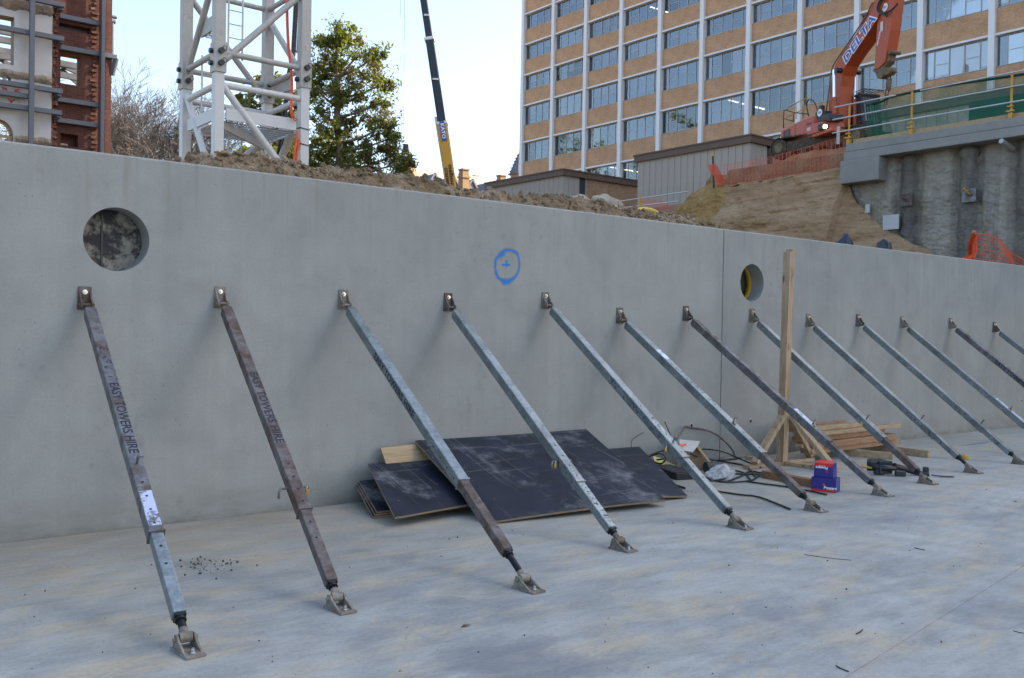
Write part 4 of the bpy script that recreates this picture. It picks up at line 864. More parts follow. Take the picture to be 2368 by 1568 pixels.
for c_, s_ in ((tb+RT*-.10+FW*-.02+ez*.035, (.10, .07, .06)), (tb+RT*.10+FW*-.09+ez*.03, (.11, .06, .055)), (tb+RT*-.04+FW*-.03+ez*.06, (.16, .05, .09)), (tb+RT*.40+FW*-.02+ez*.05, (.06, .05, .09)), (tb+RT*.02+FW*.12+ez*.07, (.15, .05, .13))):
    m = MB(); m.box(c_, s_, Quaternion((0, 0, 1), -.7+RND.uniform(-.3, .3)).to_matrix()); m.build('pouch', MAT['dark'], r, bevel=.012)
m = MB(); m.tube(tb+RT*-.17+FW*.0+ez*.07, tb+RT*-.27+FW*.02+ez*.085, .011, 8, .015); m.build('yellow_tool_handle', MAT['yellow'], r)
m = MB(); m.poly(catmull([tb+RT*.43+FW*-.09+ez*.02, tb+RT*.55+FW*-.10+ez*.01, tb+RT*.66+FW*-.09+ez*.008], 5), .006, 6); m.poly(catmull([tb+RT*.43+FW*-.1+ez*.018, tb+RT*.56+FW*-.13+ez*.008, tb+RT*.655+FW*-.13+ez*.008], 5), .005, 6); m.build('lace', MAT['black'], r)
bc = onz(2231, 1062); m = MB(); m.tube(bc+ez*.001, bc+ez*.030, .042, 18, .044); m.tube(bc+ez*.030, bc+ez*.050, .044, 18, .030); m.tube(bc+ez*.05, bc+ez*.058, .030, 18, .012)
tag(m.build('safety_cap', MAT['yellow'], loc=bc), 'small round yellow plastic cap on the slab', 'cap')
# bits on the slab
for (a, b, w, lb) in (((484, 243), (888, 292), .006, 'long thin dark stick lying on the slab at the right'), ((1430, 185), (1520, 204), .009, 'short dark stick on the slab near the right edge'), ((757, 1198), (866, 1248), .009, 'short bent dark stick near the bottom edge of the slab'), ((930, 924), (985, 886), .009, 'small grey stick low on the slab at the right'), ((2278, 897), (2368, 920), .007, 'dark stick cut by the right edge of the picture')):
    D = lambda x, y: onz((2700+x/2.3775)/1.5614, (1900+y/2.3775)/1.5614, .004)
    m = MB(); p, q = D(*a), D(*b); n_ = (q-p).cross(ez).normalized()*(q-p).length*.05; m.poly(catmull([p, (p+q)/2+n_, q], 5), w*.32, 5); tag(m.build('twig', MAT['thread'], loc=p), lb, 'stick')
for i, (px, py) in enumerate(((1076, 1448), (2348, 1160))):
    p = onz(px, py, .002); m = MB(); m.add([p+Vector((-.03, 0, 0)), p+Vector((0, -.014, .008)), p+Vector((.035, .0, .003)), p+Vector((0, .014, .006))], [(0, 1, 2, 3)]); m.add([v-Vector((0, 0, .001)) for v in m.v[:4]], [(3, 2, 1, 0)])
    tag(m.build('dead_leaf', MAT['leafdry'], loc=p), ['brown fleck of a leaf low in the middle of the slab', 'brown dry leaf on the slab at the right edge'][i], 'leaf')
m = MB(); r2 = random.Random(11)
for i in range(170):
    g = onz(470+r2.gauss(0, 42), 1308+r2.gauss(0, 9)); rr = .002+.009*r2.random()**3; clod(m, (g.x, g.y, rr*.4), rr, r2, r2.choice([0, 0, 1]))
tag(m.build('mortar_crumbs', [MAT['gravel'], MAT['rubble']]), 'dark mortar crumbs scattered on the slab between the two left braces', 'crumbs', kind='stuff')
m = MB()
for i in range(260):
    g = onz(r2.uniform(40, 2350), r2.uniform(1120, 1560)); rr = .0016+.006*r2.random()**3
    if g.y < YW-.1: clod(m, (g.x, g.y, rr*.4), rr, r2, r2.choice([0, 0, 1]))
tag(m.build('fine_grit', [MAT['gravel'], MAT['rubble']]), 'fine grit strewn over the whole slab', 'grit', kind='stuff')
p, q = onz(2420, 1275, .004), onz(1900, 1600, .004); m = MB(); m.ribbon([p+(q-p)*i/12 for i in range(13)], .006, (0, 0, 1)); tag(m.build('chalk_line', MAT['chalk'], loc=p), 'thin red chalk line across the slab at bottom right', 'chalk line')
m = MB(); p = onz(2262, 1026, .004); m.ribbon([p+Vector((-.5, 0, 0)), p, p+Vector((.5, .02, 0))], [.02, .09, .02], (0, 0, 1)); tag(m.build('chalk_smear', MAT['bluechalk'], loc=p), 'faint blue chalk smear on the slab beyond the tenth brace', 'chalk mark')
# ------------------------------------------------------------------ tall brick office block (facade plane X = 66)
XB = 66.0; ZG = 6.85; Y0, BAY = 81.95, 5.125; PW, PP = .44, .26
heads = [39.80, 36.42, 33.04, 29.67, 26.29, 22.25, 18.12, 14.05, 10.3]          # underside-of-slab lines, top of each window strip
hts = [1.58, 1.58, 1.58, 1.58, 2.06, 2.08, 2.10, 2.08, 2.0]
NB = 12
bld = thing('office_block', 'tall tan brick office block with white pilasters and rows of windows', 'building', (XB, 50, ZG))
Yend = Y0-BAY*NB
def linked(name, me, parent, loc):
    o = bpy.data.objects.new(name, me); COL.objects.link(o); o.parent = parent; o.location = Vector(loc)-wloc(parent); return o
def mk(name, mb, mats):                                # mesh data only, local coordinates
    me = bpy.data.meshes.new(name); me.from_pydata([tuple(v) for v in mb.v], [], mb.f); me.update()
    for p, q, s in zip(me.polygons, mb.m, mb.sm): p.material_index = q; p.use_smooth = s
    for x in (mats if isinstance(mats, list) else [mats]): me.materials.append(x)
    return me
m = MB(); m.bx(0, PP+.3, -PW/2, PW/2, 0, 41.6-ZG); me_p = mk('pilaster', m, MAT['pilaster'])
for k in range(NB+1): linked('pilaster', me_p, bld, (XB-PP, Y0-BAY*k-PW/2, ZG))
CW = BAY-PW                                             # clear width of a bay
sp_cache = {}
fr_x = [0, .15, .385, .615, .85, 1]
def window_mesh(h):
    m = MB(); t = .06
    m.bx(.0, .08, -CW/2, CW/2, 0, t); m.bx(.0, .08, -CW/2, CW/2, h-t, h)
    for i, f in enumerate(fr_x): 
        y = CW/2-f*CW; y = max(-CW/2+t/2, min(CW/2-t/2, y)); m.bx(-.012, .078, y-t/2, y+t/2, t, h-t)
    for i in (1, 3): m.bx(.01, .07, CW/2-fr_x[i+1]*CW+t/2, CW/2-fr_x[i]*CW-t/2, h*.47, h*.47+.05)
    m.bx(-.06, .02, -CW/2, CW/2, -.06, -.004, 1)
    return mk('window', m, [MAT['alu'], MAT['dark']])
win = {}; panes = {}; blinds = {}
br = random.Random(21)
tops = [41.6]+heads
for k in range(NB):
    yc = Y0-PW-BAY*k-CW/2
    prev = 41.6
    for j, (hd, h) in enumerate(zip(heads, hts)):
        zsill = hd-.16-h
        key = round(prev-hd, 2)
        if key not in sp_cache:
            m = MB(); m.bx(0, .3, -CW/2, CW/2, 0, prev-hd-.004); sp_cache[key] = mk('brick_spandrel', m, MAT['brick'])
        linked('brick_spandrel', sp_cache[key], bld, (XB, yc, hd+.002))
        prev = zsill-.06
        if 'lin' not in sp_cache:
            m = MB(); m.bx(-.14, .2, -CW/2, CW/2, -.15, 0); sp_cache['lin'] = mk('lintel', m, MAT['pilaster'])
        linked('lintel', sp_cache['lin'], bld, (XB, yc, hd))
        if h not in win:
            win[h] = window_mesh(h)
            for i in range(5):
                w = (fr_x[i+1]-fr_x[i])*CW; m = MB(); m.bx(0, .008, -w/2+.034, w/2-.034, .064, h-.064); 
                for g_ in ('glass', 'glass_dark', 'glass_bright'): panes[h, i, g_] = mk('pane', m, MAT[g_])
        wo_ = linked('window', win[h], bld, (XB+.16, yc, zsill))
        gl_ = br.choice(['glass', 'glass', 'glass_dark', 'glass_dark', 'glass_bright']) if j < 5 else br.choice(['glass', 'glass_dark', 'glass_dark'])
        for i in range(5):
            yp = yc+CW/2-(fr_x[i]+fr_x[i+1])/2*CW
            linked('pane', panes[h, i, gl_ if br.random() < .8 else br.choice(['glass', 'glass_dark', 'glass_bright'])], wo_, (XB+.19, yp, zsill))
            # blinds drawn to different heights, as far as the photograph shows
            pr = .55 if k < 6 else .78
            if j == 4 and k in (1,): dr = .98
            elif j in (4,) and k in (2, 3): dr = .42 if k == 2 else .78
            elif k in (8, 9) and j in (3, 4, 5): dr = br.choice([1.0, 1.0, .85, .9])
            elif j >= 5 and k < 7: dr = 0 if br.random() < .85 else .3
            else: dr = br.choice([.35, .55, .9, 1.0]) if br.random() < pr else 0
            if dr > 0:
                w = (fr_x[i+1]-fr_x[i])*CW; kb = (h, i, dr)
                if kb not in blinds:
                    m = MB(); m.bx(0, .01, -w/2+.03, w/2-.03, h-.06-(h-.12)*dr, h-.06); blinds[kb] = mk('blind', m, MAT['blind'])
                linked('blind', blinds[kb], wo_, (XB+.32, yp, zsill))
m = MB(); 
for hd, h in zip(heads, hts): m.bx(XB+.35, XB+9, Yend, Y0-.05, hd-.04, hd+.55)           # floor plates
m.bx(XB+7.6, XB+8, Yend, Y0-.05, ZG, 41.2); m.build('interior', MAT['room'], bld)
for (k, j, dy, dz) in ((2, 6, 0, 0), (3, 6, .3, 0), (4, 6, -.4, 0), (5, 6, .2, 0), (6, 6, 0, 0), (2, 7, 0, 0), (6, 7, 0, 0), (3, 2, 0, 0), (4, 1, .5, 0), (7, 6, .4, 0), (5, 5, .5, 0)):
    if j > 8: continue
    m = MB(); yc = Y0-PW-BAY*k-CW/2
    for q in range(3): m.bx(XB+1.2+q*1.9, XB+2.5+q*1.9, yc+dy-.07, yc+dy+.07, heads[j]-.12, heads[j]-.07)
    m.build('ceiling_light', m_emit('office_tube', (1.0, .80, .5), 3.2) if 'tube' not in MAT else MAT['tube'], bld)
    MAT['tube'] = bpy.data.materials['office_tube']
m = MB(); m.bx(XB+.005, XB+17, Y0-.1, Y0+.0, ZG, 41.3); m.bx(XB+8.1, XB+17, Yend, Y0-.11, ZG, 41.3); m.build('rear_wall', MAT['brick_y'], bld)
m = MB(); m.bx(XB-.3, XB+17.2, Yend, Y0+.1, 41.62, 42.1); m.build('roof', MAT['capbeam'], bld)
m = MB(); m.bx(XB+.01, XB+.34, Yend, Y0-.1, ZG-.3, 8.05); m.build('base_wall', MAT['brick'], bld)
# unseen block run-on at right, with a tall part added to shade the site
YTW = 36.1-(86-ony(1990/8.16, 75, 36.1).x)*math.tan(math.radians(25))  # edge of the added tall part, set so its shadow ends at the brick pier
shade_mass = thing('shade_tower', 'unseen brick mass beyond the right edge, its tall part added to shade the site', 'building', (XB, -10, ZG))
m = MB(); m.bx(XB+.0, XB+20, YTW+.02, Yend-.03, ZG, 41.9); m.bx(XB+.03, XB+20, -70, YTW, ZG, 72); m.build('wall', MAT['brick'], shade_mass)
# ------------------------------------------------------------------ low pavilions with ribbed precast panels (plane X = 44)
XP, ZT = 44.0, 12.77
def pavilion(yc, label):
    r = thing('pavilion', label, 'building', (XP, yc+4.4, ZG)); L = 8.82; D = 7.6
    m = MB(); m.bx(XP+.09, XP+D, yc+.09, yc+L-.05, ZG-.2, ZT-.45); m.build('core', MAT['room'], r)
    n = 17; w = L/n
    m = MB(); m.bx(0, .1, -w/2+.012, w/2-.012, 0, ZT-.42-ZG); me = mk('precast_panel', m, MAT['precast'])
    for i in range(n): linked('precast_panel', me, r, (XP+RND.uniform(-.006, .006), yc+w*(i+.5), ZG))
    m = MB(); m.bx(-w/2+.012, w/2-.012, 0, .1, 0, ZT-.42-ZG); me = mk('precast_panel', m, MAT['precast'])
    for i in range(3): linked('precast_panel', me, r, (XP+.02+w*(i+.5), yc+RND.uniform(-.004, .004), ZG))
    xw = XP+.02+3*w
    m = MB(); m.bx(xw, xw+.62, yc+.08, yc+.1, ZG, ZT-.42); m.build('slot_window', MAT['cabglass'], r)
    m = MB(); m.bx(xw+.62, xw+.70, yc+.02, yc+.12, ZG, ZT-.42); m.build('jamb', MAT['alu'], r)
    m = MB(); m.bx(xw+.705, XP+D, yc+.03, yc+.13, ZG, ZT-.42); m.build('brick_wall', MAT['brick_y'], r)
    m = MB(); o = .18
    m.bx(XP-o, XP-o+.12, yc-o, yc+L+o, ZT-.44, ZT-.07); m.bx(XP-o+.12, XP+D+o, yc-o, yc-o+.12, ZT-.44, ZT-.07); m.bx(XP-o+.12, XP+D+o, yc+L+o-.12, yc+L+o, ZT-.44, ZT-.07)
    m.build('fascia', MAT['fascia'], r)
    m = MB(); m.bx(XP-o-.05, XP+D+o+.05, yc-o-.05, yc+L+o+.05, ZT-.068, ZT+.02); m.build('roof', MAT['fascia'], r)
pavilion(33.80, 'low panelled building with brown fascia behind the orange net')
pavilion(49.87, 'low panelled building with brown fascia and brick end, left of its twin')
pavilion(17.70, 'low panelled building behind the green shade cloth')
# ------------------------------------------------------------------ retaining wall
rw = thing('retaining_wall', 'grey shotcrete retaining wall under a concrete capping beam', 'retaining wall', (24.2, 8, 2.3))
piles = [13.39, 11.78, 10.36, 8.9, 7.5]
def shot_x(y, z):
    x = 24.30+.07*fbm((y*1.2, z*1.2, 2), 4)+.035*fbm((y*4, z*5, 6), 4)
    for p in piles: x += .16*math.exp(-((y-p-.30)/.12)**2)+.16*math.exp(-((y-p+.30)/.12)**2)
    return x-.10*math.sin(max(0, min(1, (z-2.2)/4.3))*math.pi)
ya, yb, nu, nv = -8, 15.05, 420, 110; m = MB()
m.add([(shot_x(ya+(yb-ya)*i/nu, 2.2+4.25*j/nv), ya+(yb-ya)*i/nu, 2.2+4.25*j/nv) for j in range(nv+1) for i in range(nu+1)], [(j*(nu+1)+i, (j+1)*(nu+1)+i, (j+1)*(nu+1)+i+1, j*(nu+1)+i+1) for j in range(nv) for i in range(nu)])
m.build('shotcrete_face', MAT['shot'], rw)
for p in piles:
    m = MB(); N = 26; m.poly([(24.43+.05*fbm((p, i*.5, 0), 2), p+.03*fbm((p+7, i*.5, 0), 2), 2.2+4.2*i/N) for i in range(N+1)], [.22+.07*fbm((p, i*.7, 5), 3) for i in range(N+1)], 14); m.build('soldier_pile', MAT['shot'], rw)
for p, z, mt in ((onx(2095, 462, 24.1).y, onx(2095, 462, 24.1).z, 'rust'), (onx(2240, 452, 24.1).y, onx(2240, 452, 24.1).z, 'galv_rust')):
    m = MB(); m.bx(24.10, 24.16, p-.18, p+.18, z-.17, z+.17); m.tube((24.09, p, z), (23.95, p+.02, z+.05), .03, 10); m.build('anchor_plate', MAT[mt], rw)
m = MB(); q = onx(2232, 438, 23.95); m.tube((24.1, q.y-.03, q.z-.12), (23.92, q.y+.03, q.z+.03), .03, 10); m.build('yellow_anchor_cap', MAT['yellow'], rw)
m = MB(); c = onx(2333, 331, 24.0); a_, b_ = onx(2342, 344, 24.3), onx(2315, 326, 23.7); m.tube(a_, b_, .062, 14); m.build('drain_pipe', MAT['alu'], rw)
m = MB(); m.bx(23.86, 24.75, -8, 15.10, 6.39, 6.63); m.bx(23.872, 24.75, -8, 15.05, 6.634, 6.86); m.build('capping_beam', MAT['capbeam'], rw, bevel=.02)
m = MB(); m.bx(23.80, 24.75, 13.98, 15.16, 5.74, 6.386); m.build('beam_end_block', MAT['capbeam'], rw, bevel=.02)
m = MB(); m.bx(24.02, 24.06, -8, 14.9, 6.862, 6.99); m.build('kick_board', MAT['plyraw'], rw)
for i, (a, b) in enumerate((((590, 885), (632, 910)), ((757, 990), (905, 1062)))):
    A = onx((2900+a[0]/2.613)/1.5614, (400+a[1]/2.613)/1.5614, 24.12); Bq = onx((2900+b[0]/2.613)/1.5614, (400+b[1]/2.613)/1.5614, 24.12)
    m = MB(); m.bx(24.09, 24.12, A.y, Bq.y, Bq.z-.15, A.z); tag(m.build('foam_board', MAT['dirtcloth'], loc=(24.1, A.y, Bq.z-.15)), ['small white foam board half buried at the top of the soil ramp', 'white foam board at the shotcrete foot beside the pile'][i], 'board')
# guard rail on the capping beam
gr = thing('guard_rail', 'yellow post guard rail with galvanised rails on the capping beam', 'guard rail', (24.0, 10, 6.86))
for y in (15.0, 13.15, 10.58, 8.0, 5.4, 2.8):
    m = MB(); m.tube((23.96, y, 6.866), (23.96, y, 8.0), .028, 10); m.bx(23.90, 24.02, y-.05, y+.05, 6.866, 6.99); m.bx(23.88, 23.93, y-.09, y+.09, 7.02, 7.06); m.bx(23.88, 23.93, y-.07, y+.07, 7.14, 7.17); m.build('post', MAT['yellow'], gr)
for z in (7.24, 7.62, 7.96):
    m = MB(); yy = 15.5 if z < 7.9 else 15.45
    segs = [(yy, 12.6), (13.1, 9.6), (10.2, 6.5), (7.2, 2.0)]
    for i, (a, b) in enumerate(segs): m.tube((23.915, a, z+.012*(i % 2)), (23.915, b, z+.012*((i+1) % 2)+.01), .022, 8)
    if z > 7.9: m = MB(); m.tube((23.915, 15.45, 7.97), (23.915, 13.6, 7.975), .022, 8); m.tube((23.915, 12.9, 7.975), (23.915, 2, 7.98), .02, 8)
    m.build('rail', MAT['rail'], gr)
m = MB(); m.tube((23.93, 15.32, 6.9), (23.93, 15.32, 7.33), .045, 10); m.tube((23.93, 15.32, 7.33), (23.93, 15.32, 7.40), .05, 10); tag(m.build('white_capped_picket', MAT['dirtcloth'], loc=(23.93, 15.32, 6.9)), 'white capped picket at the corner of the capping beam', 'picket')
# green shade cloth
def cloth(name, label, ya, yb, x, zb, ztop, seed, hem=True):
    r = thing(name, label, 'shade cloth', (x, (ya+yb)/2, zb)); nu, nv = 90, 14; m = MB(); P = []
    for j in range(nv+1):
        for i in range(nu+1):
            y = ya+(yb-ya)*i/nu; t = j/nv; top = ztop(y); z = zb+(top-zb)*t; P.append((x+.05*fbm((y*1.4, z*.8, seed), 3)*(1-.5*t), y, z))
    m.add(P, [(j*(nu+1)+i, j*(nu+1)+i+1, (j+1)*(nu+1)+i+1, (j+1)*(nu+1)+i) for j in range(nv) for i in range(nu)], 0, True); m.build('cloth', MAT['greenm'], r)
    if hem:
        m = MB(); m.poly([(x-.03, ya+(yb-ya)*i/60, ztop(ya+(yb-ya)*i/60)+.0) for i in range(61)], [.035+.02*fbm((i*.5, 0, seed), 2) for i in range(61)], 7); m.build('rolled_hem', MAT['greend'], r)
    return r
gc = cloth('green_shade_cloth', 'green shade cloth tied behind the guard rail', 14.55, 1.5, 24.16, 6.95, lambda y: 7.99+.05*math.sin(y*1.1)-.06*(y > 14), 3)
m = MB(); P = []
for j in range(13):
    for i in range(13):
        t, u = j/12, i/12; P.append((24.10+.09*math.sin(u*16)+.02*math.sin(t*7), 14.62-.62*u-.25*(1-t), 6.98+(.98-.10*u)*t))
m.add(P, [(j*13+i, j*13+i+1, (j+1)*13+i+1, (j+1)*13+i) for j in range(12) for i in range(12)], 0, True); m.build('gathered_end', MAT['greenm'], gc)
# orange barrier nets
def net(name, label, P, nu, nv, mat='orange', wv=.028, wh=.010, nrm=(-1, 0, 0), loc=None):
    """P(u,v) -> point; nu vertical strands, nv horizontal strands"""
    m = MB()
    for i in range(nu+1): m.ribbon([P(i/nu, j/(2*nv)) for j in range(2*nv+1)], wv, nrm, 0)
    for j in range(nv+1): m.ribbon([P(i/(2*nu), j/nv) for i in range(2*nu+1)], wh if 0 < j < nv else wh*1.9, nrm, .002)
    return tag(m.build(name, MAT[mat], loc=loc or P(.5, 0)), label, 'barrier net', 'orange barrier nets')
def PA(u, v):
    y = 19.55+(15.25-19.55)*u; z0 = pl(y, bt)+.02; z1 = 6.86+.30*u-.10*math.sin(u*math.pi); return Vector((24.14-.06*v+.03*fbm((y, v*2, 1), 2), y-.10*v*(1-u)*.5, z0+(z1-z0)*v))
net('orange_barrier_net', 'orange barrier net along the top of the earth bank below the excavator', PA, 31, 17, wv=.016, wh=.0055)
m = MB(); c = onx(1652, 430, 24.05); t_ = onx(1648, 362, 24.05); m.beam(c+Vector((0, 0, -.5)), t_, .04, .04); r = thing('star_picket', 'black star picket with yellow cap at the end of the orange net', 'picket', c); m.build('picket', MAT['black'], r)
m = MB(); m.tube(t_, t_+Vector((0, 0, .09)), .045, 10, .035); m.build('safety_cap', MAT['yellow'], r)
def PBn(u, v):
    a = u*math.pi*3.2; rr = .13+.03*math.sin(a*2+v*5); lean = (1-v)*.0+.0; cx = onx(1664, 428, 24.0); tx = onx(1646, 382, 24.0); sag = .16*math.sin(v*math.pi)
    p = cx+(tx-cx)*v; return p+Vector((rr*math.cos(a)*.7, rr*math.sin(a)-sag*(.6 if v < .5 else .2), 0))
net('rolled_barrier_net', 'bunched roll of orange barrier net at the left end of the bank fence', PBn, 34, 16, wv=.013, wh=.010)
pr_, pt_ = ony(2247, 622, 9.2), ony(2252, 536, 9.2)
m = MB(); m.beam(pr_+Vector((0, 0, -.6)), pt_+Vector((0, 0, .03)), .05, .05); tag(m.build('timber_picket', MAT['timber_z'], loc=pr_+Vector((0, 0, -.6))), 'timber picket carrying the orange net behind the right end of the wall', 'picket')
def PC(u, v):
    x = pt_.x+.04+3.6*u; zt = pt_.z-.02-.62*sstep(0, 1, u*.9); z = 2.4+(zt-2.4)*v; return Vector((x+.16*math.sin(v*math.pi)*(1-u*.3)-.18*(1-v), 9.2+.10*math.sin(u*9+v*3), z))
net('orange_barrier_net', 'orange barrier net sagging from a picket behind the right end of the wall', PC, 26, 12, wv=.030, wh=.012, nrm=(0, -1, 0))
def PD(u, v):
    return Vector((pt_.x-.05-.42*u*(1.0 if v < .72 else .45), 9.15+.05*math.sin(u*20), 2.4+(pt_.z-.28+.24*(1-u)*v-2.4)*v))
net('folded_barrier_net', 'thick folded orange net bundle left of the picket behind the right end of the wall', PD, 12, 13, wv=.055, wh=.035, nrm=(0, -1, 0))
# things on the ground just behind the wall
for i, (px, py, s, rz) in enumerate(((1968, 578, (.62, .45, .42), 4.1), (2052, 586, (.60, .40, .28), 8.7))):
    c = onx(px, py, 21.3); c.z = 2.3; o = blob('black_tarp_heap', c, (s[0]*1.1, s[1]*1.3, (onx(px, py-26, 21.3).z-2.3)*.75), MAT['tarp'], ['larger heap of black plastic tarp at the foot of the bank', 'smaller heap of black plastic tarp at the foot of the bank'][i], 'tarp', rz, .45, 4)
hz = 13.5
def Z2(x, y): return ((1900+x/4.083)/1.5614, (560+y/4.083)/1.5614)
for i, (pts, rr, lb) in enumerate((([(1600, 870), (1680, 810), (1800, 815), (1900, 850), (2000, 930), (2120, 1000)], .06, 'upper thick yellow hose arching over the spoil ridge'), ([(1640, 880), (1740, 825), (1860, 835), (1960, 900), (2060, 985)], .055, 'lower thick yellow hose beside the first one on the spoil ridge'))):
    m = MB(); P = catmull([ony(*Z2(*p), hz) for p in pts], 8); m.poly(P, rr, 10); tag(m.build('yellow_hose', MAT['yhose'], loc=P[-1]), lb, 'hose')
r = thing('yellow_trestle', 'yellow steel trestle half hidden behind the wall top by the hoses', 'trestle', ony(*Z2(1850, 960), 13.2)); m = MB()
a, b = ony(*Z2(1765, 885), 13.2), ony(*Z2(1940, 890), 13.2); m.beam(a, b, .06, .10); m.build('rail', MAT['yellow'], r)
for p in (Z2(1700, 850), Z2(1765, 885), Z2(1930, 890)):
    q = ony(*p, 13.2); m = MB(); m.beam(q, Vector((q.x, q.y, 2.4)), .07, .07); m.build('leg', MAT['yellow'], r)
for i, (px, py, s, lb) in enumerate(((1395, 480, .2, 'large pale broken concrete lump on the spoil ridge'), (1425, 486, .13, 'small grey concrete lump right of the pale one on the spoil ridge'), (1340, 471, .14, 'grey concrete lump left of the pale one on the spoil ridge'))):
    c = ony(px, py, 9.6); blob('concrete_lump', c-Vector((0, 0, s*.75)), (s, s, s), MAT['rubble'], lb, 'rubble', 5.5+i, .35, 3, .6)
a, b = ony(*Z2(1000, 735), 11.5), ony(*Z2(1255, 725), 11.5); m = MB(); m.beam(a, b, .5, .10); m.beam(b, ony(*Z2(1520, 850), 11.5), .10, .09); tag(m.build('broken_kerb', MAT['rubble'], loc=(a+b)/2), 'pale broken kerb piece lying across the spoil ridge', 'rubble')
m = MB(); P = catmull([ony(*Z2(*p), 14.0) for p in ((500, 655), (580, 640), (680, 660), (760, 680), (900, 700), (1030, 720))], 6); m.poly(P, [.05+.03*abs(fbm((i*.4, 1, 0), 2)) for i in range(len(P))], 8); tag(m.build('cloth_roll', MAT['greend'], loc=P[0]), 'roll of dark green cloth lying along the spoil ridge', 'cloth roll')
# far guard rail and net left of the bank
fr = thing('site_rail', 'galvanised two-rail barrier with orange posts left of the earth bank', 'guard rail', (27, 24, 4))
for a, b in ((Z2(1150, 715), Z2(2400, 535)), (Z2(1400, 780), Z2(2250, 680))):
    m = MB(); m.tube(onx(*a, 27), onx(*b, 27), .025, 8); m.build('rail', MAT['rail'], fr)
for p in ((1680, 640), (1690, 760), (620, 650)):
    q = onx(*Z2(*p), 27); m = MB(); m.beam(q+Vector((0, 0, .12)), Vector((27, q.y, 4.2)), .06, .06); m.build('post', MAT['yellow'], fr)
def PE(u, v):
    a, b, c, d = [onx(*Z2(*p), 28) for p in ((1530, 830), (2150, 790), (2030, 690), (1760, 640))]; return (a*(1-u)+b*u)*(1-v)+(d*(1-u)+c*u)*v
net('orange_barrier_net', 'far orange net heap left of the earth bank', PE, 20, 9, wv=.014, wh=.008)
m = MB(); a = onx(*Z2(1530, 830), 28.4); b = onx(*Z2(2170, 720), 28.4); m.prism([Vector((28.4, a.y+.3, 3.6)), Vector((28.4, b.y-1.2, 3.6)), Vector((28.4, b.y-1.0, b.z)), Vector((28.4, a.y, a.z))], (2, 0, 0)); tag(m.build('salmon_board_stack', simple('salmon_boards', (.40, .24, .18), .8, 0, .2, 2), loc=(28.4, a.y, 3.6)), 'salmon coloured board stack behind the far orange net', 'boards')
m = MB(); A = onx(2240, 236, 34); Bq = onx(2320, 262, 34); m.bx(34, 36, A.y, A.y-2.6, ZG, A.z); tag(m.build('green_container', MAT['greend'], loc=(35, A.y-1.3, ZG), bevel=.03), 'dark green container behind the shade cloth', 'container')

# trees and a brick block left of the picture; they are seen only mirrored in the lower office windows
# ------------------------------------------------------------------ retained old facade at the left (parallel to the wall)
YF, YR = 35.0, 36.2                                       # front faces of the plastered part and of the brick part
def q4(x, y, Y): return ony(x/5.226/1.5614, y/5.226/1.5614, Y)
def q5(x, y, Y): return ony(x/5.226/1.5614, (280+y/5.226)/1.5614, Y)
def wall_open(mb, x0, x1, z0, z1, ops, y, th, mi=0, mr=0):
    xs = sorted(set([x0, x1]+[v for o in ops for v in (o[0], o[1]) if x0 < v < x1])); zs_ = sorted(set([z0, z1]+[v for o in ops for v in (o[2], o[3]) if z0 < v < z1]))
    for a, b in zip(xs, xs[1:]):
        for c, d in zip(zs_, zs_[1:]):
            if any(o[0]-1e-6 <= a and b <= o[1]+1e-6 and o[2]-1e-6 <= c and d <= o[3]+1e-6 for o in ops): continue
            mb.add([(a, y, c), (b, y, c), (b, y, d), (a, y, d)], [(0, 1, 2, 3)], mi); mb.add([(a, y+th, c), (b, y+th, c), (b, y+th, d), (a, y+th, d)], [(3, 2, 1, 0)], mi)
    for (a, b, c, d) in ops:
        mb.add([(a, y, c), (a, y+th, c), (a, y+th, d), (a, y, d)], [(0, 1, 2, 3)], mr); mb.add([(b, y, c), (b, y+th, c), (b, y+th, d), (b, y, d)], [(3, 2, 1, 0)], mr)
        mb.add([(a, y, c), (b, y, c), (b, y+th, c), (a, y+th, c)], [(0, 1, 2, 3)], mr); mb.add([(a, y, d), (b, y, d), (b, y+th, d), (a, y+th, d)], [(3, 2, 1, 0)], mr)
    for x, fl in ((x0, 0), (x1, 1)): mb.add([(x, y, z0), (x, y+th, z0), (x, y+th, z1), (x, y, z1)], [(3, 2, 1, 0) if not fl else (0, 1, 2, 3)], mi)
    mb.add([(x0, y, z1), (x1, y, z1), (x1, y+th, z1), (x0, y+th, z1)], [(0, 1, 2, 3)], mi)
fac = thing('retained_facade', 'old white and red brick facade held up by grey steel frames', 'building', (7, YF, 2.4))
xw = q4(985, 800, YF).x; xl = q4(-900, 800, YF).x; zb, zt_ = 2.4, 16.0
w1 = (q4(-520, 700, YF).x, q4(262, 700, YF).x, q4(262, 1235, YF).z, q4(262, 330, YF).z)
w2 = (q4(-420, 1450, YF).x, q4(205, 1450, YF).x, q4(205, 1540, YF).z, q4(205, 1425, YF).z)
aR = q5(250, 1090, YF).x; aT = q5(0, 780, YF).z; aC = q5(250, 1090, YF).z; aL = aR-(aT-aC)*2
w3 = (aL, aR, 3.2, aT)
m = MB(); wall_open(m, xl, xw, zb, zt_, [w1, w2, w3], YF, .55, 0, 1)
for sgn in (-1, 1):                                       # arch corners
    cx, rr = (aL+aR)/2, (aR-aL)/2; pts = [(cx+sgn*rr, YF+.002, aT)]+[(cx+sgn*rr*math.cos(t), YF+.002, aC+(aT-aC)*math.sin(t)) for t in [math.pi/2*i/12 for i in range(12, -1, -1)]]
    m.prism(pts, (0, .545, 0))
m.build('plaster_wall', [MAT['plaster'], MAT['render_']], fac)
m = MB(); P = []
for i in range(17):
    t = math.pi*i/16; P.append((cx+(rr-.04)*math.cos(t), YF+.2, aC+(aT-aC-.04)*math.sin(t)))
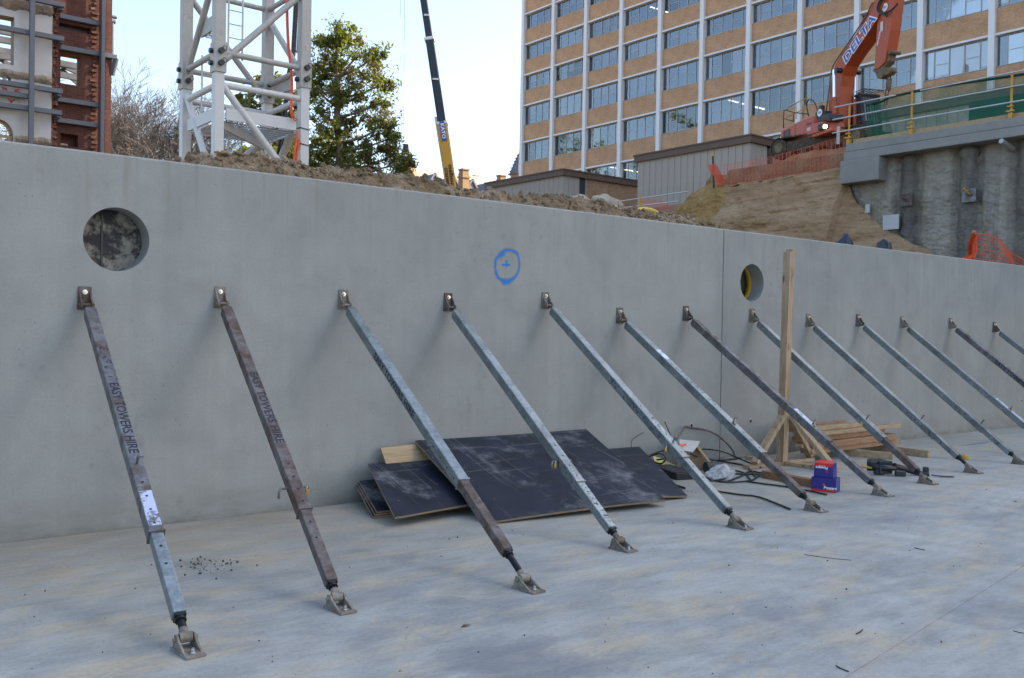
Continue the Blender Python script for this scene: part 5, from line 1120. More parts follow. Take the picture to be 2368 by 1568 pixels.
m.poly(P, .055, 6); m.bx(aL, aR, YF+.15, YF+.25, aC-.08, aC); m.bx(aL, aR, YF+.15, YF+.25, 3.2, 3.28); m.bx(aR-.13, aR-.04, YF+.15, YF+.25, 3.28, aC-.08); m.bx(cx-.04, cx+.04, YF+.16, YF+.24, 3.28, aT-.1); m.build('arched_window_frame', MAT['stone'] if False else MAT['timber'], fac)
for k in range(4):
    m = MB(); xx = w2[1]-.17-.36*k; m.tube((xx, YF+.1, w2[2]), (xx, YF+.1, w2[3]), .055, 10, .085); m.build('baluster', MAT['plaster'], fac)
def band(name, a, b, th, mat, Y, dep=.10, rough=.05, ext=0):
    a, b = Vector(a), Vector(b); n = 60; m = MB(); P = []
    for j in range(5):
        for i in range(n+1):
            u = i/n; p = a+(b-a)*u; e = rough*(fbm((p.x*3, j*2, th*7), 3)); P.append((p.x, Y-dep*math.sin(j/4*math.pi)*(.6+.8*abs(fbm((p.x*5, j, 3), 2)))-.004, p.z-th*(j/4)+e*(1 if j in (0, 4) else .3)))
    m.add(P, [(j*(n+1)+i, (j+1)*(n+1)+i, (j+1)*(n+1)+i+1, j*(n+1)+i+1) for j in range(4) for i in range(n)]); m.build(name, MAT[mat], fac)
band('broken_floor_line', (xl, 0, q4(0, 1270, YF).z), (xw, 0, q4(985, 1470, YF).z), .26, 'render_', YF)
band('broken_cornice', (xl, 0, q4(0, -70, YF).z), (xw, 0, q4(985, 120, YF).z), .36, 'render_', YF, .16, .09)
band('broken_floor_line', (aR+.05, 0, q5(270, 1085, YF).z), (xw, 0, q5(960, 1165, YF).z), .25, 'render_', YF)
# torn brick edge
xt = q4(1085, 800, YF).x; m = MB(); n = int((zt_-zb)/.086)
for i in range(n):
    z = zb+i*.086; a = xw+.012; e = xt+RND.uniform(-.10, .05); yy = YF+RND.uniform(-.05, .10)
    m.bx(a, (a+e)/2-.006, yy, YF+.5, z+.005, z+.080); m.bx((a+e)/2+.006, e, YF+RND.uniform(-.06, .14), YF+.5, z+.005, z+.080)
tb_ = m.build('torn_brick_edge', MAT['torn'], fac); tb_['kind'] = 'stuff'
# brick part behind
x0r, x1r = xw+.02, q4(1940, 600, YR).x
rwin = (q4(1140, 1300, YR).x, q4(1520, 1300, YR).x, q5(1500, 160, YR).z, q4(1520, 1060, YR).z)
slot = (q4(1112, 500, YR).x, q4(1710, 500, YR).x, q4(1400, 590, YR).z, q4(1400, 475, YR).z)
nic = (q5(1140, 1200, YR).x, q5(1475, 1200, YR).x, q5(1470, 1320, YR).z, q5(1475, 1085, YR).z)
m = MB(); wall_open(m, x0r, x1r, zb, zt_, [rwin, slot, nic], YR, .55, 0, 1); m.build('brick_wall', [MAT['redbrick'], MAT['torn']], fac)
m = MB(); m.bx(slot[0], slot[1], YR+.30, YR+.32, slot[2], slot[3]); m.build('dark_slot', MAT['dark'], fac)
m = MB(); a, b = nic[0]+.04, nic[1]-.24; m.bx(nic[0], a, YR+.4, YR+.5, nic[2], nic[3]); m.bx(b, nic[1], YR+.4, YR+.5, nic[2], nic[3]); m.bx(a, b, YR+.4, YR+.5, nic[3]-.28, nic[3]); m.bx(a, b, YR+.4, YR+.5, nic[2], nic[2]+.07); m.build('niche_back', MAT['redbrick'], fac)
x2 = q4(2080, 600, YR).x
m = MB(); m.bx(q4(1982, 600, YR).x, x2+.03, YR-.10, YR+.5, zb, zt_); m.build('brick_pier', MAT['redbrick'], fac)
m = MB(); 
xa, xb_ = q4(1730, 600, YR).x, q4(1815, 600, YR).x
for i in range(int((zt_-zb)/.172)):
    z = zb+i*.172; m.bx(xa+RND.uniform(-.06, .05), xb_+RND.uniform(-.03, .08), YR-RND.uniform(.02, .10), YR-.003, z+.01, z+.10)
o_t = m.build('brick_toothing', MAT['torn'], fac); o_t['kind'] = 'stuff'
# steel: posts and walers
def waler(a, b, Y, h=.165, d=.16):
    m = MB(); a, b = Vector(a), Vector(b); a.y = b.y = Y; m.beam(a, b, d, h); m.build('steel_beam', MAT['rsj'], fac, bevel=.015)
xc = q4(603, 700, YF-.45).x
m = MB(); m.bx(xc-.078, xc+.078, YF-.52, YF-.34, 2.4, 16); m.build('steel_post', MAT['rsj'], fac, bevel=.012)
xc2 = q4(1945, 700, YR-.4).x
m = MB(); m.bx(xc2-.08, xc2+.055, YR-.50, YR-.25, 2.4, 16); m.build('steel_post', MAT['rsj'], fac, bevel=.012)
Yb = YF-.22
for f0, f1 in ((q4(-700, -380, Yb), q4(1210, 112, Yb)), (q4(-700, 330, Yb), q4(1200, 748, Yb)), (q5(-700, -20, Yb), q5(1172, 275, Yb)), (q5(-700, 165, Yb), q5(535, 365, Yb)), (q5(-700, 428, Yb), q5(1160, 682, Yb))): 
    z = (f0.z+f1.z)/2; f0.z = f1.z = f1.z+.01; waler(f0, f1, Yb)
for p in (q4(1190, 150, Yb), q4(1185, 775, Yb), q5(1150, 320, Yb), q5(1140, 720, Yb)):
    m = MB(); m.beam((p.x-.05, Yb, p.z), (p.x-.30, YR-.12, p.z-.18), .13, .14); m.build('knee_brace', MAT['rsj'], fac)
Yc = YR-.14
for f0, f1 in ((q4(1120, 280, Yc), q4(1925, 465, Yc)), (q4(1130, 885, Yc), q4(2200, 1085, Yc)), (q5(1080, 412, Yc), q5(1870, 530, Yc)), (q5(1075, 815, Yc), q5(1865, 912, Yc))):
    f0.z = f1.z; waler(f0, f1, Yc, .165, .15)
e = q4(2190, 1100, Yc); m = MB(); m.beam(e, (x2+.05, Yc+.1, e.z-.62), .14, .14); m.build('knee_brace', MAT['rsj'], fac)
# support frame behind the window openings
for (a, b) in ((q4(-300, 520, 38.5), q4(300, 640, 38.5)), (q4(-300, 690, 38.5), q4(300, 800, 38.5)), (q4(-300, 900, 38.5), q4(300, 1010, 38.5)), (q4(-300, 1010, 38.5), q4(300, 1100, 38.5)), (q4(1100, 1190, 38.5), q4(1560, 1275, 38.5)), (q4(1100, 1400, 38.5), q4(1560, 1490, 38.5)), (q4(1100, 1000, 38.5), q4(1560, 1060, 38.5))):
    m = MB(); m.beam(a, b, .16, .22); m.build('rear_beam', MAT['rsj'], fac)
for (a, b) in ((q4(-200, 1000, 38.8), q4(240, 1260, 38.8)), (q4(1140, 1230, 38.8), q4(1530, 1410, 38.8)), (q4(1140, 1300, 38.9), q5(1530, 170, 38.9))):
    m = MB(); m.beam(a, b, .12, .14); m.build('rear_strut', MAT['rsj'], fac)
m = MB(); c0, c1 = q4(2120, 430, 37.5), q4(2100, 1190, 37.5); m.tube(c0, Vector((c0.x, c0.y, c1.z)), .07, 8); m.tube(q4(2085, 310, 37.5), q4(2195, 330, 37.5), .07, 8); m.tube(q4(2070, 400, 37.5), q4(2170, 415, 37.5), .09, 8); m.tube(q4(2085, 470, 37.5), q4(2130, 440, 37.5), .05, 8); m.tube(q4(2070, 700, 37.5), q4(2150, 730, 37.5), .05, 8); m.tube(q4(2060, 1060, 37.5), q4(2120, 800, 37.5), .05, 8); m.tube(q4(2040, 1190, 37.5), q4(2120, 1210, 37.5), .06, 8); m.build('rear_scaffold', MAT['rsj'], fac)
for (a, b, c_) in (((40, 220), (100, 222), (130, 215)), ((385, 285), (330, 265), (270, 250)), ((205, 410), (207, 440), (207, 480))):
    m = MB(); P = [q5(*p, YF)-Vector((0, .012, 0)) for p in (a, b, c_)]; m.ribbon(P, .035, (0, -1, 0)); dd = (P[2]-P[1]).normalized(); n_ = Vector((-dd.z, 0, dd.x))
    for s in (-1, 1): m.ribbon([P[2], P[2]-dd*.14+n_*s*.10], .035, (0, -1, 0), .001)
    m.build('red_arrow', MAT['redpaint'], fac)
# ------------------------------------------------------------------ white tower crane mast
MX, MY, MS = 7.64, 19.94, 2.0
mast = thing('tower_crane_mast', 'white lattice tower crane mast with bolted leg joints', 'tower crane', (MX+1, MY+1, 2.35))
LW = .21; ZJ = 6.92
corners = {'F': (MX, MY), 'R': (MX+MS, MY), 'L': (MX, MY+MS), 'B': (MX+MS, MY+MS)}
for n_, (x, y) in corners.items():
    m = MB(); m.bx(x-LW/2, x+LW/2, y-LW/2, y+LW/2, 2.35, ZJ); m.build('leg', MAT['white'], mast, bevel=.012)
    m = MB(); m.bx(x-LW/2-.012, x+LW/2+.012, y-LW/2-.012, y+LW/2+.012, ZJ+.004, 14.5); m.build('leg', MAT['white_used'], mast, bevel=.012)
    m = MB(); m.bx(x-LW/2-.03, x+LW/2+.03, y-LW/2-.03, y+LW/2+.03, ZJ-.02, ZJ+.62); m.build('joint_collar', MAT['white_used'], mast, bevel=.01)
    for dz in (.17, .43):
        m = MB(); m.tube((x, y-LW/2-.03, ZJ+dz), (x, y-LW/2-.11, ZJ+dz), .062, 12); m.build('joint_pin', MAT['black'], mast)
        m = MB(); m.tube((x-LW/2-.03, y, ZJ+dz), (x-LW/2-.10, y, ZJ+dz), .055, 12); m.build('joint_pin', MAT['black'], mast)
        m = MB(); m.poly([(x+.07+.045*math.cos(a), y-LW/2-.08, ZJ+dz+.06+.05*math.sin(a)) for a in [2*math.pi*i/10 for i in range(10)]], .008, 5, closed=True); m.build('pin_ring', MAT['black'], mast)
def strut(a, b, r, mat='white', name='strut'):
    m = MB(); m.tube(a, b, r, 12); m.build(name, MAT[mat], mast)
Fc, Rc, Lc, Bc = [Vector((*corners[k], 0)) for k in 'FRLB']
def up(p, z): return Vector((p.x, p.y, z))
for z, rr, mt in ((6.66, .07, 'white'), (7.36, .065, 'white_used')):
    for a, b in ((Fc, Rc), (Lc, Bc), (Lc, Fc), (Bc, Rc)): strut(up(a, z), up(b, z), rr, mt)
for a, b in ((Lc, Bc), (Bc, Rc)): strut(up(a, 9.2), up(b, 9.2), .06, 'white_used')
for a, b, za, zb2, rr, mt in ((Fc, Rc, 6.76, 4.5, .075, 'white'), (Lc, Fc, 6.85, 4.3, .075, 'white'), (Bc, Lc, 6.0, 4.4, .08, 'white'), (Rc, Bc, 6.5, 4.7, .09, 'white'),
                              (Fc, Rc, 7.06, 9.12, .072, 'white_used'), (Lc, Fc, 7.2, 9.35, .072, 'white_used'), (Lc, Bc, 9.15, 6.95, .07, 'white_used'), (Bc, Rc, 9.0, 7.15, .072, 'white_used')):
    strut(up(a, za), up(b, zb2), rr, mt, 'diagonal')
# platform
zp = 5.93
for a, b in ((Fc, Rc), (Lc, Bc), (Fc, Lc), (Rc, Bc)):
    d_ = (b-a).normalized(); m = MB(); m.beam(up(a, zp+.12)+d_*.18, up(b, zp+.12)-d_*.18, .05, .26); m.build('platform_beam', MAT['white'], mast)
m = MB()
for i in range(29): x = MX+.14+i*.06; m.bx(x, x+.008, MY+.12, MY+MS-.12, zp-.02, zp+.0)
for i in range(8): y = MY+.2+i*.23; m.bx(MX+.12, MX+MS-.12, y, y+.008, zp-.028, zp-.004)
gp = m.build('platform_grating', MAT['alu'], mast); gp['kind'] = 'stuff'
m = MB(); m.beam(up(Fc, zp-.10)+Vector((.12, .12, 0)), up(Bc, zp-.10)-Vector((.12, .12, 0)), .09, .16); m.build('platform_beam', MAT['white'], mast)
for z in (8.1, 7.2):
    m = MB(); x, y = (MX-.0, MY+.72) if z > 8.0 else (MX+MS, MY+MS-.75)
    m.bx(x+.03, x+.08, y-.45, y+.45, z-.16, z+.16)
    for i in range(4): yy = y-.32+.21*i; m.poly([(x+.08+.10+.09*math.cos(a), yy+.075*math.sin(a), z-.15) for a in [2*math.pi*k/12 for k in range(12)]], .014, 5, closed=True)
    m.build('step_bracket', MAT['white_used'], mast)
# ladders
for (bx_, by_, z0, z1) in ((MX+.42, MY+.12, 7.3, 13), (MX+.30, MY+1.35, 6.1, 7.6), (MX+1.0, MY+1.5, 2.4, 6.5)):
    for s in (-.16, .16):
        m = MB(); m.tube((bx_+s, by_, z0), (bx_+s, by_, z1), .022, 8); m.build('ladder_rail', MAT['white'], mast)
    k = 0
    while z0+.15+k*.3 < z1:
        m = MB(); m.tube((bx_-.16, by_, z0+.15+k*.3), (bx_+.16, by_, z0+.15+k*.3), .013, 6); m.build('rung', MAT['white'], mast); k += 1
# cables on the mast
def zm(x, y): return ((640+x/4.736)/1.5614, y/4.736/1.5614)
def zn(x, y): return ((640+x/4.736)/1.5614, (280+y/4.736)/1.5614)
for i, off in enumerate((0, .035)):
    P = catmull([ony(*zm(*p), MY+.05)+Vector((off, 0, 0)) for p in ((1855, -60), (1862, 150), (1870, 450), (1885, 760), (1910, 1000), (1935, 1250), (1945, 1500))]+[ony(*zn(*p), MY-.12)+Vector((off, 0, off)) for p in ((1935, 500), (1945, 640), (1990, 715), (2035, 745))], 6)
    m = MB(); m.poly(P, .017, 7); tag(m.build('orange_power_cable', MAT['cable'], loc=P[-1]), ['left strand of the orange cable hanging down the mast to its right leg', 'right strand of the orange cable hanging down the mast to its right leg'][i], 'cable')
P = [ony(*zn(*p), MY-.13) for p in ((2045, 900), (2040, 1050), (2020, 1180), (2003, 1300), (1998, 1500))]; m = MB(); m.poly(catmull(P, 6), .030, 7); m.poly(catmull([p+Vector((.06, 0, 0)) for p in P[1:]], 6), .026, 7); tag(m.build('orange_power_cable', MAT['cable'], loc=P[-1]), 'doubled orange cable at the foot of the right mast leg', 'cable')
a, b = ony(*zm(2035, -40), MY+1.3), ony(*zm(1985, 900), MY+1.3); c = ony(*zn(1720, 1400), MY+1.3)
r = thing('cable_chain', 'black cable chain and conduit hanging inside the mast', 'cable chain', c)
m = MB(); nlk = 34
for i in range(nlk):
    p = a+(b-a)*i/nlk; q = a+(b-a)*(i+.72)/nlk; m.beam(p, q, .05, .11); m.beam(p+Vector((.11, 0, 0)), q+Vector((.11, 0, 0)), .06, .05, mi=1)
ch_ = m.build('chain', [MAT['black'], MAT['alu']], r); ch_['kind'] = 'stuff'
m = MB(); m.poly(catmull([b, ony(*zn(1900, 0), MY+1.3), ony(*zn(1840, 600), MY+1.3), ony(*zn(1790, 1000), MY+1.3), c], 6), .058, 9); m.build('conduit', MAT['tapered'], r)
for z in (5.98, 5.62, 5.15): 
    m = MB(); x, y = corners['R']; h_ = LW/2+.012; m.poly([(x-h_, y-h_, z), (x+h_, y-h_, z-.02), (x+h_, y+h_, z), (x-h_, y+h_, z+.02)], .012, 5, closed=True); m.build('tie', MAT['black'], mast)
# ------------------------------------------------------------------ telescopic mobile crane boom
DC = 58.0
def zc(x, y): return ond((1400+x/1.96)/1.5614, y/1.96/1.5614, DC)
cr = thing('mobile_crane', 'telescopic crane boom, yellow at the foot and black above', 'mobile crane', (ond(1050, 470, DC).x, ond(1050, 470, DC).y, gz(ond(1050, 470, DC).x, ond(1050, 470, DC).y)))
vdir = FW
pA, pB, pC, pD = zc(452, 1345), zc(385, 885), zc(296, 285), zc(252, -10)
dirv = (pB-pA).normalized(); pF = pA-dirv*((pA.z-8.0)/dirv.z)
def boomsec(name, a, b, w, mat, d=.9):
    m = MB(); m.beam(a, b, w, d, vdir); m.build(name, MAT[mat], cr, bevel=.06)
boomsec('boom_base_section', pF, pB, .62, 'craney', .8); boomsec('boom_section', pB+dirv*.15, pC, .50, 'craneb', .7); d2 = (pD-pC).normalized(); boomsec('boom_section', pC+d2*.12, pC+d2*12, .42, 'craneb', .6)
boomsec('boom_head_collar', pB-dirv*.05, pB+dirv*.16, .68, 'cranew', .9); boomsec('boom_head_collar', pC-d2*.08, pC+d2*.13, .62, 'cranew', .8)
pj0, pj1 = zc(342, 830), zc(425, 1345); jd = (pj1-pj0).normalized(); m = MB(); m.beam(pj0, pj1+jd*((pj1.z-8.2)/-jd.z if jd.z < 0 else 0), .22, .4, vdir); m.build('side_jib', MAT['cranew'], cr, bevel=.03)
sd = dirv.cross(vdir).normalized()
if sd.dot(RT) < 0: sd = -sd
front = -vdir
lk = zc(394, 938); bw = MB(); c0 = lk-vdir*.47; bw.add([c0-sd*.15-dirv*.60, c0+sd*.15-dirv*.60, c0+sd*.15+dirv*.60, c0-sd*.15+dirv*.60], [(0, 1, 2, 3)]); bw.build('logo_plate', MAT['deltablue'], cr)
place_text('logo_lettering', 'KATO', .30, c0-vdir*.012, -dirv, sd, MAT['print_'], cr, offset=.012, xscale=1.15)
for body, (x, y) in (('melbourne', (457, 1275)), ('cranes', (425, 1255))):
    place_text('boom_lettering', body, .34, zc(x, y)-vdir*.47, -dirv, sd, MAT['stencil'], cr, offset=.008, xscale=1.2)
for (x, y) in ((280, 122), (340, 572)):
    c = zc(x, y); m = MB(); m.box(c-vdir*.42, (.34, .06, .10), Quaternion((0, 0, 1), TW-math.pi/2).to_matrix()); m.build('white_marker', MAT['cranew'], cr)
m = MB(); m.bx(-1.3, 1.3, -1.6, 1.6, 0, 0); m = MB(); g0 = Vector((pF.x, pF.y, gz(pF.x, pF.y))); m.box(g0+Vector((0, 0, .9)), (2.6, 6.5, .7)); m.box(g0+Vector((0, 0, 1.6)), (2.2, 3.2, .7)); m.build('carrier', MAT['craney'], cr, bevel=.1)
for s in (-1, 1):
    for t in (-2.3, -1.0, 1.0, 2.3):
        m = MB(); m.tube(g0+Vector((s*1.32-.2, t, .5)), g0+Vector((s*1.32+.2, t, .5)), .5, 18); m.build('wheel', MAT['black'], cr)
rl = [ond(930, -30, DC), ond(930, 330, DC)]
for s in (-.05, .06):
    m = MB(); m.tube(rl[0]+RT*(s*2.6), rl[1]+RT*s, .014, 5); m.build('hoist_rope', MAT['rail'], cr)
m = MB(); m.tube(rl[1]+RT*.22+Vector((0, 0, -.1)), rl[1]+RT*.22+Vector((0, 0, -.55)), .16, 10, .2); m.poly([ond(930+1.5*math.sin(i*1.7), 345+i*7, DC) for i in range(14)], .07, 6); m.build('hook_and_chain', MAT['rust'], cr)
# ------------------------------------------------------------------ slate-roofed old building and spire
ch0 = ond(940, 388, 128); YC = ch0.y
def zk(x, y): return ((1400+x/4.736)/1.5614, (540+y/4.736)/1.5614)
ch = thing('slate_roofed_building', 'old stone building with pale slate roof, dormers and chimneys', 'building', (ch0.x+9, YC-4, gz(ch0.x+9, YC-4)))
R0 = ony(*zk(385, 300), YC); R1 = ony(*zk(1800, 555), YC); zr = R0.z; xr0, xr1 = R0.x, R1.x+6
m = MB(); n = 30
for i in range(n):                                          # slate courses as thin laps
    t0, t1 = i/n, (i+1)/n; y0_, y1_ = YC-8.5*t0, YC-8.5*t1; za, zb_ = zr-8.2*t0, zr-8.2*t1; m.add([(xr0, y1_, zb_+.05), (xr1, y1_, zb_+.05), (xr1, y0_, za), (xr0, y0_, za)], [(0, 1, 2, 3)]); m.add([(xr0, y1_, zb_), (xr1, y1_, zb_), (xr1, y1_, zb_+.05), (xr0, y1_, zb_+.05)], [(0, 1, 2, 3)])
m.add([(xr0, YC, zr), (xr1, YC, zr), (xr1, YC+8.5, zr-8.2), (xr0, YC+8.5, zr-8.2)], [(0, 1, 2, 3)]); m.build('roof', MAT['slate'], ch)
m = MB(); m.prism([(xr0-.5, YC-8.7, zr-8.0), (xr0-.5, YC, zr+.45), (xr0-.5, YC+8.7, zr-8.0), (xr0-.5, YC+8.7, zr-12), (xr0-.5, YC-8.7, zr-12)], (.7, 0, 0)); m.build('gable_wall', MAT['stone'], ch)
m = MB(); m.bx(xr0+.2, xr1, YC-8.2, YC+8.2, zr-12.5, zr-8.1); m.build('wall', MAT['stone'], ch)
for (x, y) in ((800, 415), (1125, 465), (1440, 515), (1760, 560)):
    t = .46; Yd = YC-8.5*t-1.0; p = ony(*zk(x, y), Yd); w = .95; dr_ = thing('d', '', '', (0, 0, 0)) if False else None
    m = MB(); m.prism([(p.x-w, Yd, p.z-1.35), (p.x, Yd, p.z), (p.x+w, Yd, p.z-1.35), (p.x+w*.8, Yd, p.z-1.3), (p.x+w*.8, Yd, p.z-3), (p.x-w*.8, Yd, p.z-3), (p.x-w*.8, Yd, p.z-1.3)], (0, 4.2, 0)); m.build('dormer', MAT['slate_d'], ch)
    m = MB(); 
    for s in (-1, 1): m.beam((p.x, Yd-.12, p.z+.06), (p.x+s*(w+.12), Yd-.12, p.z-1.48), .25, .14, (0, 1, 0)); m.bx(p.x-.36, p.x+.36, Yd-.03, Yd-.005, p.z-2.8, p.z-1.25)
    m.build('dormer_gable', MAT['slate_d'], ch)
def chimney(px0, px1, pyt, pyb, Y):
    a, b = ony(*zk(px0, pyt), Y), ony(*zk(px1, pyt), Y); bot = ony(*zk(px0, pyb), Y).z-4; w = (b.x-a.x); m = MB()
    m.bx(a.x, b.x, Y, Y+w*1.0, bot, a.z-.5*w); m.bx(a.x-.12*w, b.x+.12*w, Y-.12*w, Y+1.12*w, a.z-.52*w-.6, a.z-.5*w-.4); m.bx(a.x+.05*w, b.x-.05*w, Y+.05*w, Y+.95*w, a.z-.5*w, a.z-.12); m.bx(a.x-.06*w, b.x+.06*w, Y-.06*w, Y+1.06*w, a.z-.12, a.z+.05)
    m.build('chimney', MAT['stone'], ch)
chimney(1285, 1395, 325, 720, YC-9.5); chimney(1930, 2030, 432, 560, YC-7); chimney(1485, 1560, 440, 470, YC+.2); chimney(405, 540, 470, 600, YC-9.6)
sp = ond(1199.5, 420, 165); r = thing('church_spire', 'slender dark stone church spire left of the office block', 'spire', (sp.x, sp.y, gz(sp.x, sp.y)))
zt2 = ond(1199.5, 346, 165).z; zb2 = ond(1199.5, 405, 165).z; m = MB(); m.tube((sp.x, sp.y, zb2), (sp.x, sp.y, zt2-.6), 1.85, 8, .12)
for i in range(7):
    f = i/7; rr = 1.85*(1-f)+.12*f
    for k in range(8):
        a = 2*math.pi*k/8; m.box((sp.x+rr*math.cos(a), sp.y+rr*math.sin(a), zb2+(zt2-.6-zb2)*f+.15), (.16, .16, .22))
m.build('spire_roof', MAT['slate_d'], r)
m = MB(); m.tube((sp.x, sp.y, zb2), (sp.x, sp.y, gz(sp.x, sp.y)), 1.5, 8); m.tube((sp.x, sp.y, zb2-.1), (sp.x, sp.y, zb2+.12), 1.65, 8); m.build('tower', MAT['stone'], r)
m = MB(); m.tube((sp.x, sp.y, zt2-.6), (sp.x, sp.y, zt2+.3), .05, 6, .02); m.build('finial', MAT['dark'], r)
# ------------------------------------------------------------------ orange excavator
EH = Vector((-.4, -.917, 0)).normalized(); EL = Vector((-EH.y, EH.x, 0)); EG = Vector((34.6, 23.6, 0)); ZTRK = 8.72
def EP(f, l, z): return EG+EH*f+EL*l+Vector((0, 0, z))
def ex_pix(px, py, l):
    d = ray(px, py); t = (l+EG.dot(EL))/d.dot(EL); return CAM+d*t
def e8(x, y, l): return ex_pix((2680+x/3.92)/1.5614, (200+y/3.92)/1.5614, l)
def e5(x, y, l): return ex_pix((2700+x/2.3775)/1.5614, y/2.3775/1.5614, l)
def e6(x, y, l): return ex_pix((3080+x/4.9)/1.5614, y/4.9/1.5614, l)
ec = EP(1.5, 0, ZTRK)
xv = thing('excavator', 'orange tracked excavator with raised boom on the clay heap', 'excavator', ec)
ER = Matrix((EH, EL, Vector((0, 0, 1)))).transposed()
def ebox(name, f0, f1, l0, l1, z0, z1, mat, bev=.04, parent=xv):
    m = MB(); m.box(EP((f0+f1)/2, (l0+l1)/2, (z0+z1)/2), (f1-f0, abs(l1-l0), z1-z0), ER); return m.build(name, MAT[mat], parent, bevel=bev)
# tracks lie along the Y axis
idp = onx((2680+590/3.92)/1.5614, (200+1415/3.92)/1.5614, ec.x-.95)
TY1 = idp.y+.05; TL = 3.5; TR_ = .40; tz = ZTRK-.0
for sx in (-1, 1):
    xc_ = ec.x+sx*1.0; r_t = None
    tr = MB(); n = 46; per = []
    y1, y0_ = TY1, TY1-TL; straight = y1-y0_; arc = math.pi*TR_; tot = 2*straight+2*arc
    def trk(s):
        s %= tot
        if s < straight: return (y0_+s, tz+2*TR_-.03*math.sin(s/straight*math.pi), 0.0)
        s -= straight
        if s < arc: a = s/TR_; return (y1+TR_*math.sin(a), tz+TR_+TR_*math.cos(a), a)
        s -= arc
        if s < straight: return (y1-s, tz, math.pi)
        s -= straight; a = s/TR_; return (y0_-TR_*math.sin(a), tz+TR_-TR_*math.cos(a), math.pi+a)
    for i in range(n):
        y, z, a = trk(i*tot/n); q = Quaternion((1, 0, 0), -a).to_matrix(); tr.box((xc_, y, z), (.56, tot/n*.90, .045), q); tr.box((xc_, y, z)+Vector((0, 0, 0)) if False else Vector((xc_, y, z))+q @ Vector((0, .02, .035)), (.56, .025, .03), q)
    tk = tr.build('track', MAT['trackm'], xv); tk['kind'] = 'stuff'
    m = MB(); m.bx(xc_-.20, xc_+.20, y0_, y1, tz+.20, tz+.62); m.build('track_frame', MAT['trackm'], xv, bevel=.05)
    for y in (y0_, y1):
        m = MB(); m.tube((xc_-.24, y, tz+TR_), (xc_+.24, y, tz+TR_), TR_-.04, 20); m.tube((xc_-.27, y, tz+TR_), (xc_+.27, y, tz+TR_), .20, 16, mi=1); m.build('idler_wheel', [MAT['trackm'], MAT['grime']], xv)
    for i in range(5):
        y = y0_+.45+i*(TL-.9)/4; m = MB(); m.tube((xc_-.22, y, tz+.15), (xc_+.22, y, tz+.15), .13, 14); m.build('roller', MAT['trackm'], xv)
m = MB(); m.bx(ec.x-.8, ec.x+.8, ec.y-.9, ec.y+.9, tz+.3, tz+.62); m.tube((ec.x, ec.y, tz+.6), (ec.x, ec.y, tz+.75), .6, 20); m.build('undercarriage', MAT['grime'], xv)
# upper structure
zd = 9.44
ebox('counterweight', -.15, .52, -1.22, 1.22, zd, 10.08, 'redp', .08)
m = MB(); m.prism([EP(.53, -1.22, zd), EP(2.95, -1.22, zd-.02), EP(2.95, -1.22, zd+.36), EP(2.30, -1.22, zd+.38), EP(2.22, -1.22, zd+.72), EP(1.2, -1.22, zd+.70), EP(.53, -1.22, zd+.64)], EL*1.0); m.build('side_housing', MAT['redp'], xv, bevel=.04)
ebox('engine_hood', .2, 2.1, -.9, 1.1, zd+.55, zd+.82, 'redp', .06)
ebox('deck', .1, 3.0, -1.15, 1.15, zd-.10, zd+.05, 'grime', .02)
ebox('belly_plate', 2.2, 3.55, -1.20, -.45, zd-.16, zd-.02, 'orangep', .03)
ebox('tool_box', 2.5, 3.25, -1.15, -.45, zd+.36, zd+.62, 'dark', .05)
ebox('exhaust', 1.9, 2.1, -.75, -.55, zd+.72, zd+1.22, 'dark', .05)
ebox('air_cleaner', 2.05, 2.45, -1.0, -.45, zd+.62, zd+.92, 'dark', .06)
m = MB(); c = EP(2.45, -1.02, zd+.80); m.tube(c, c-EL*.02, .15, 18); m.build('round_badge', MAT['print_'], xv)
place_text('badge_lettering', '350', .13, c-EL*.024, EH, (0, 0, 1), MAT['stencil'], xv, offset=.003)
place_text('model_lettering', 'Zaxis', .17, EP(2.0, -1.222-.004, zd+.45), EH, (0, 0, 1), MAT['dark'], xv, offset=.003, shear=.2)
place_text('model_lettering', '350', .17, EP(2.0, -1.222-.004, zd+.22), EH, (0, 0, 1), MAT['print_'], xv, offset=.004)
ebox('grille', .12, .62, -1.235, -1.215, zd+.22, zd+.52, 'rust', .0)
m = MB(); 
for f in (1.0,): m.box(EP(f, -1.222, zd+.33), (.02, .01, .6), ER)
m.build('panel_gap', MAT['dark'], xv)
c = e8(1168, 1008, -1.15); m = MB(); m.tube(c, c+EH*.05, .075, 14); m.build('work_lamp', m_emit('lit_lamp', (1.0, .92, .55), 6.0), xv)
m = MB(); m.box(c-EH*.12, (.26, .34, .24), ER); m.build('lamp_housing', MAT['dark'], xv, bevel=.03)
# handrails on the rear deck
def tubep(name, pts, r, mat):
    m = MB(); m.poly(pts, r, 6); m.build(name, MAT[mat], xv)
lr = -.9
tubep('handrail', [e8(585, 1030, lr), e8(580, 890, lr), e8(590, 780, lr), e8(625, 775, lr), e8(730, 810, lr), e8(930, 830, lr)], .022, 'dark')
tubep('handrail', [e8(625, 780, lr), e8(650, 730, lr), e8(760, 675, lr), e8(935, 592, lr), e8(960, 640, lr)], .022, 'yellow')
tubep('handrail', [e8(725, 930, lr), e8(725, 815, lr)], .02, 'dark'); tubep('handrail', [e8(590, 895, lr), e8(725, 935, lr)], .02, 'dark')
tubep('handrail', [e8(760, 900, lr), e8(760, 670, lr)], .02, 'yellow'); tubep('handrail', [e8(865, 880, lr), e8(868, 630, lr)], .02, 'yellow'); tubep('handrail', [e8(620, 880, lr), e8(930, 730, lr)], .02, 'yellow')
tubep('hose', catmull([e8(940, 860, -.6), e8(910, 720, -.6), e8(935, 630, -.6), e8(1000, 640, -.6), e8(1060, 760, -.6), e8(1085, 930, -.6)], 5), .026, 'dark')
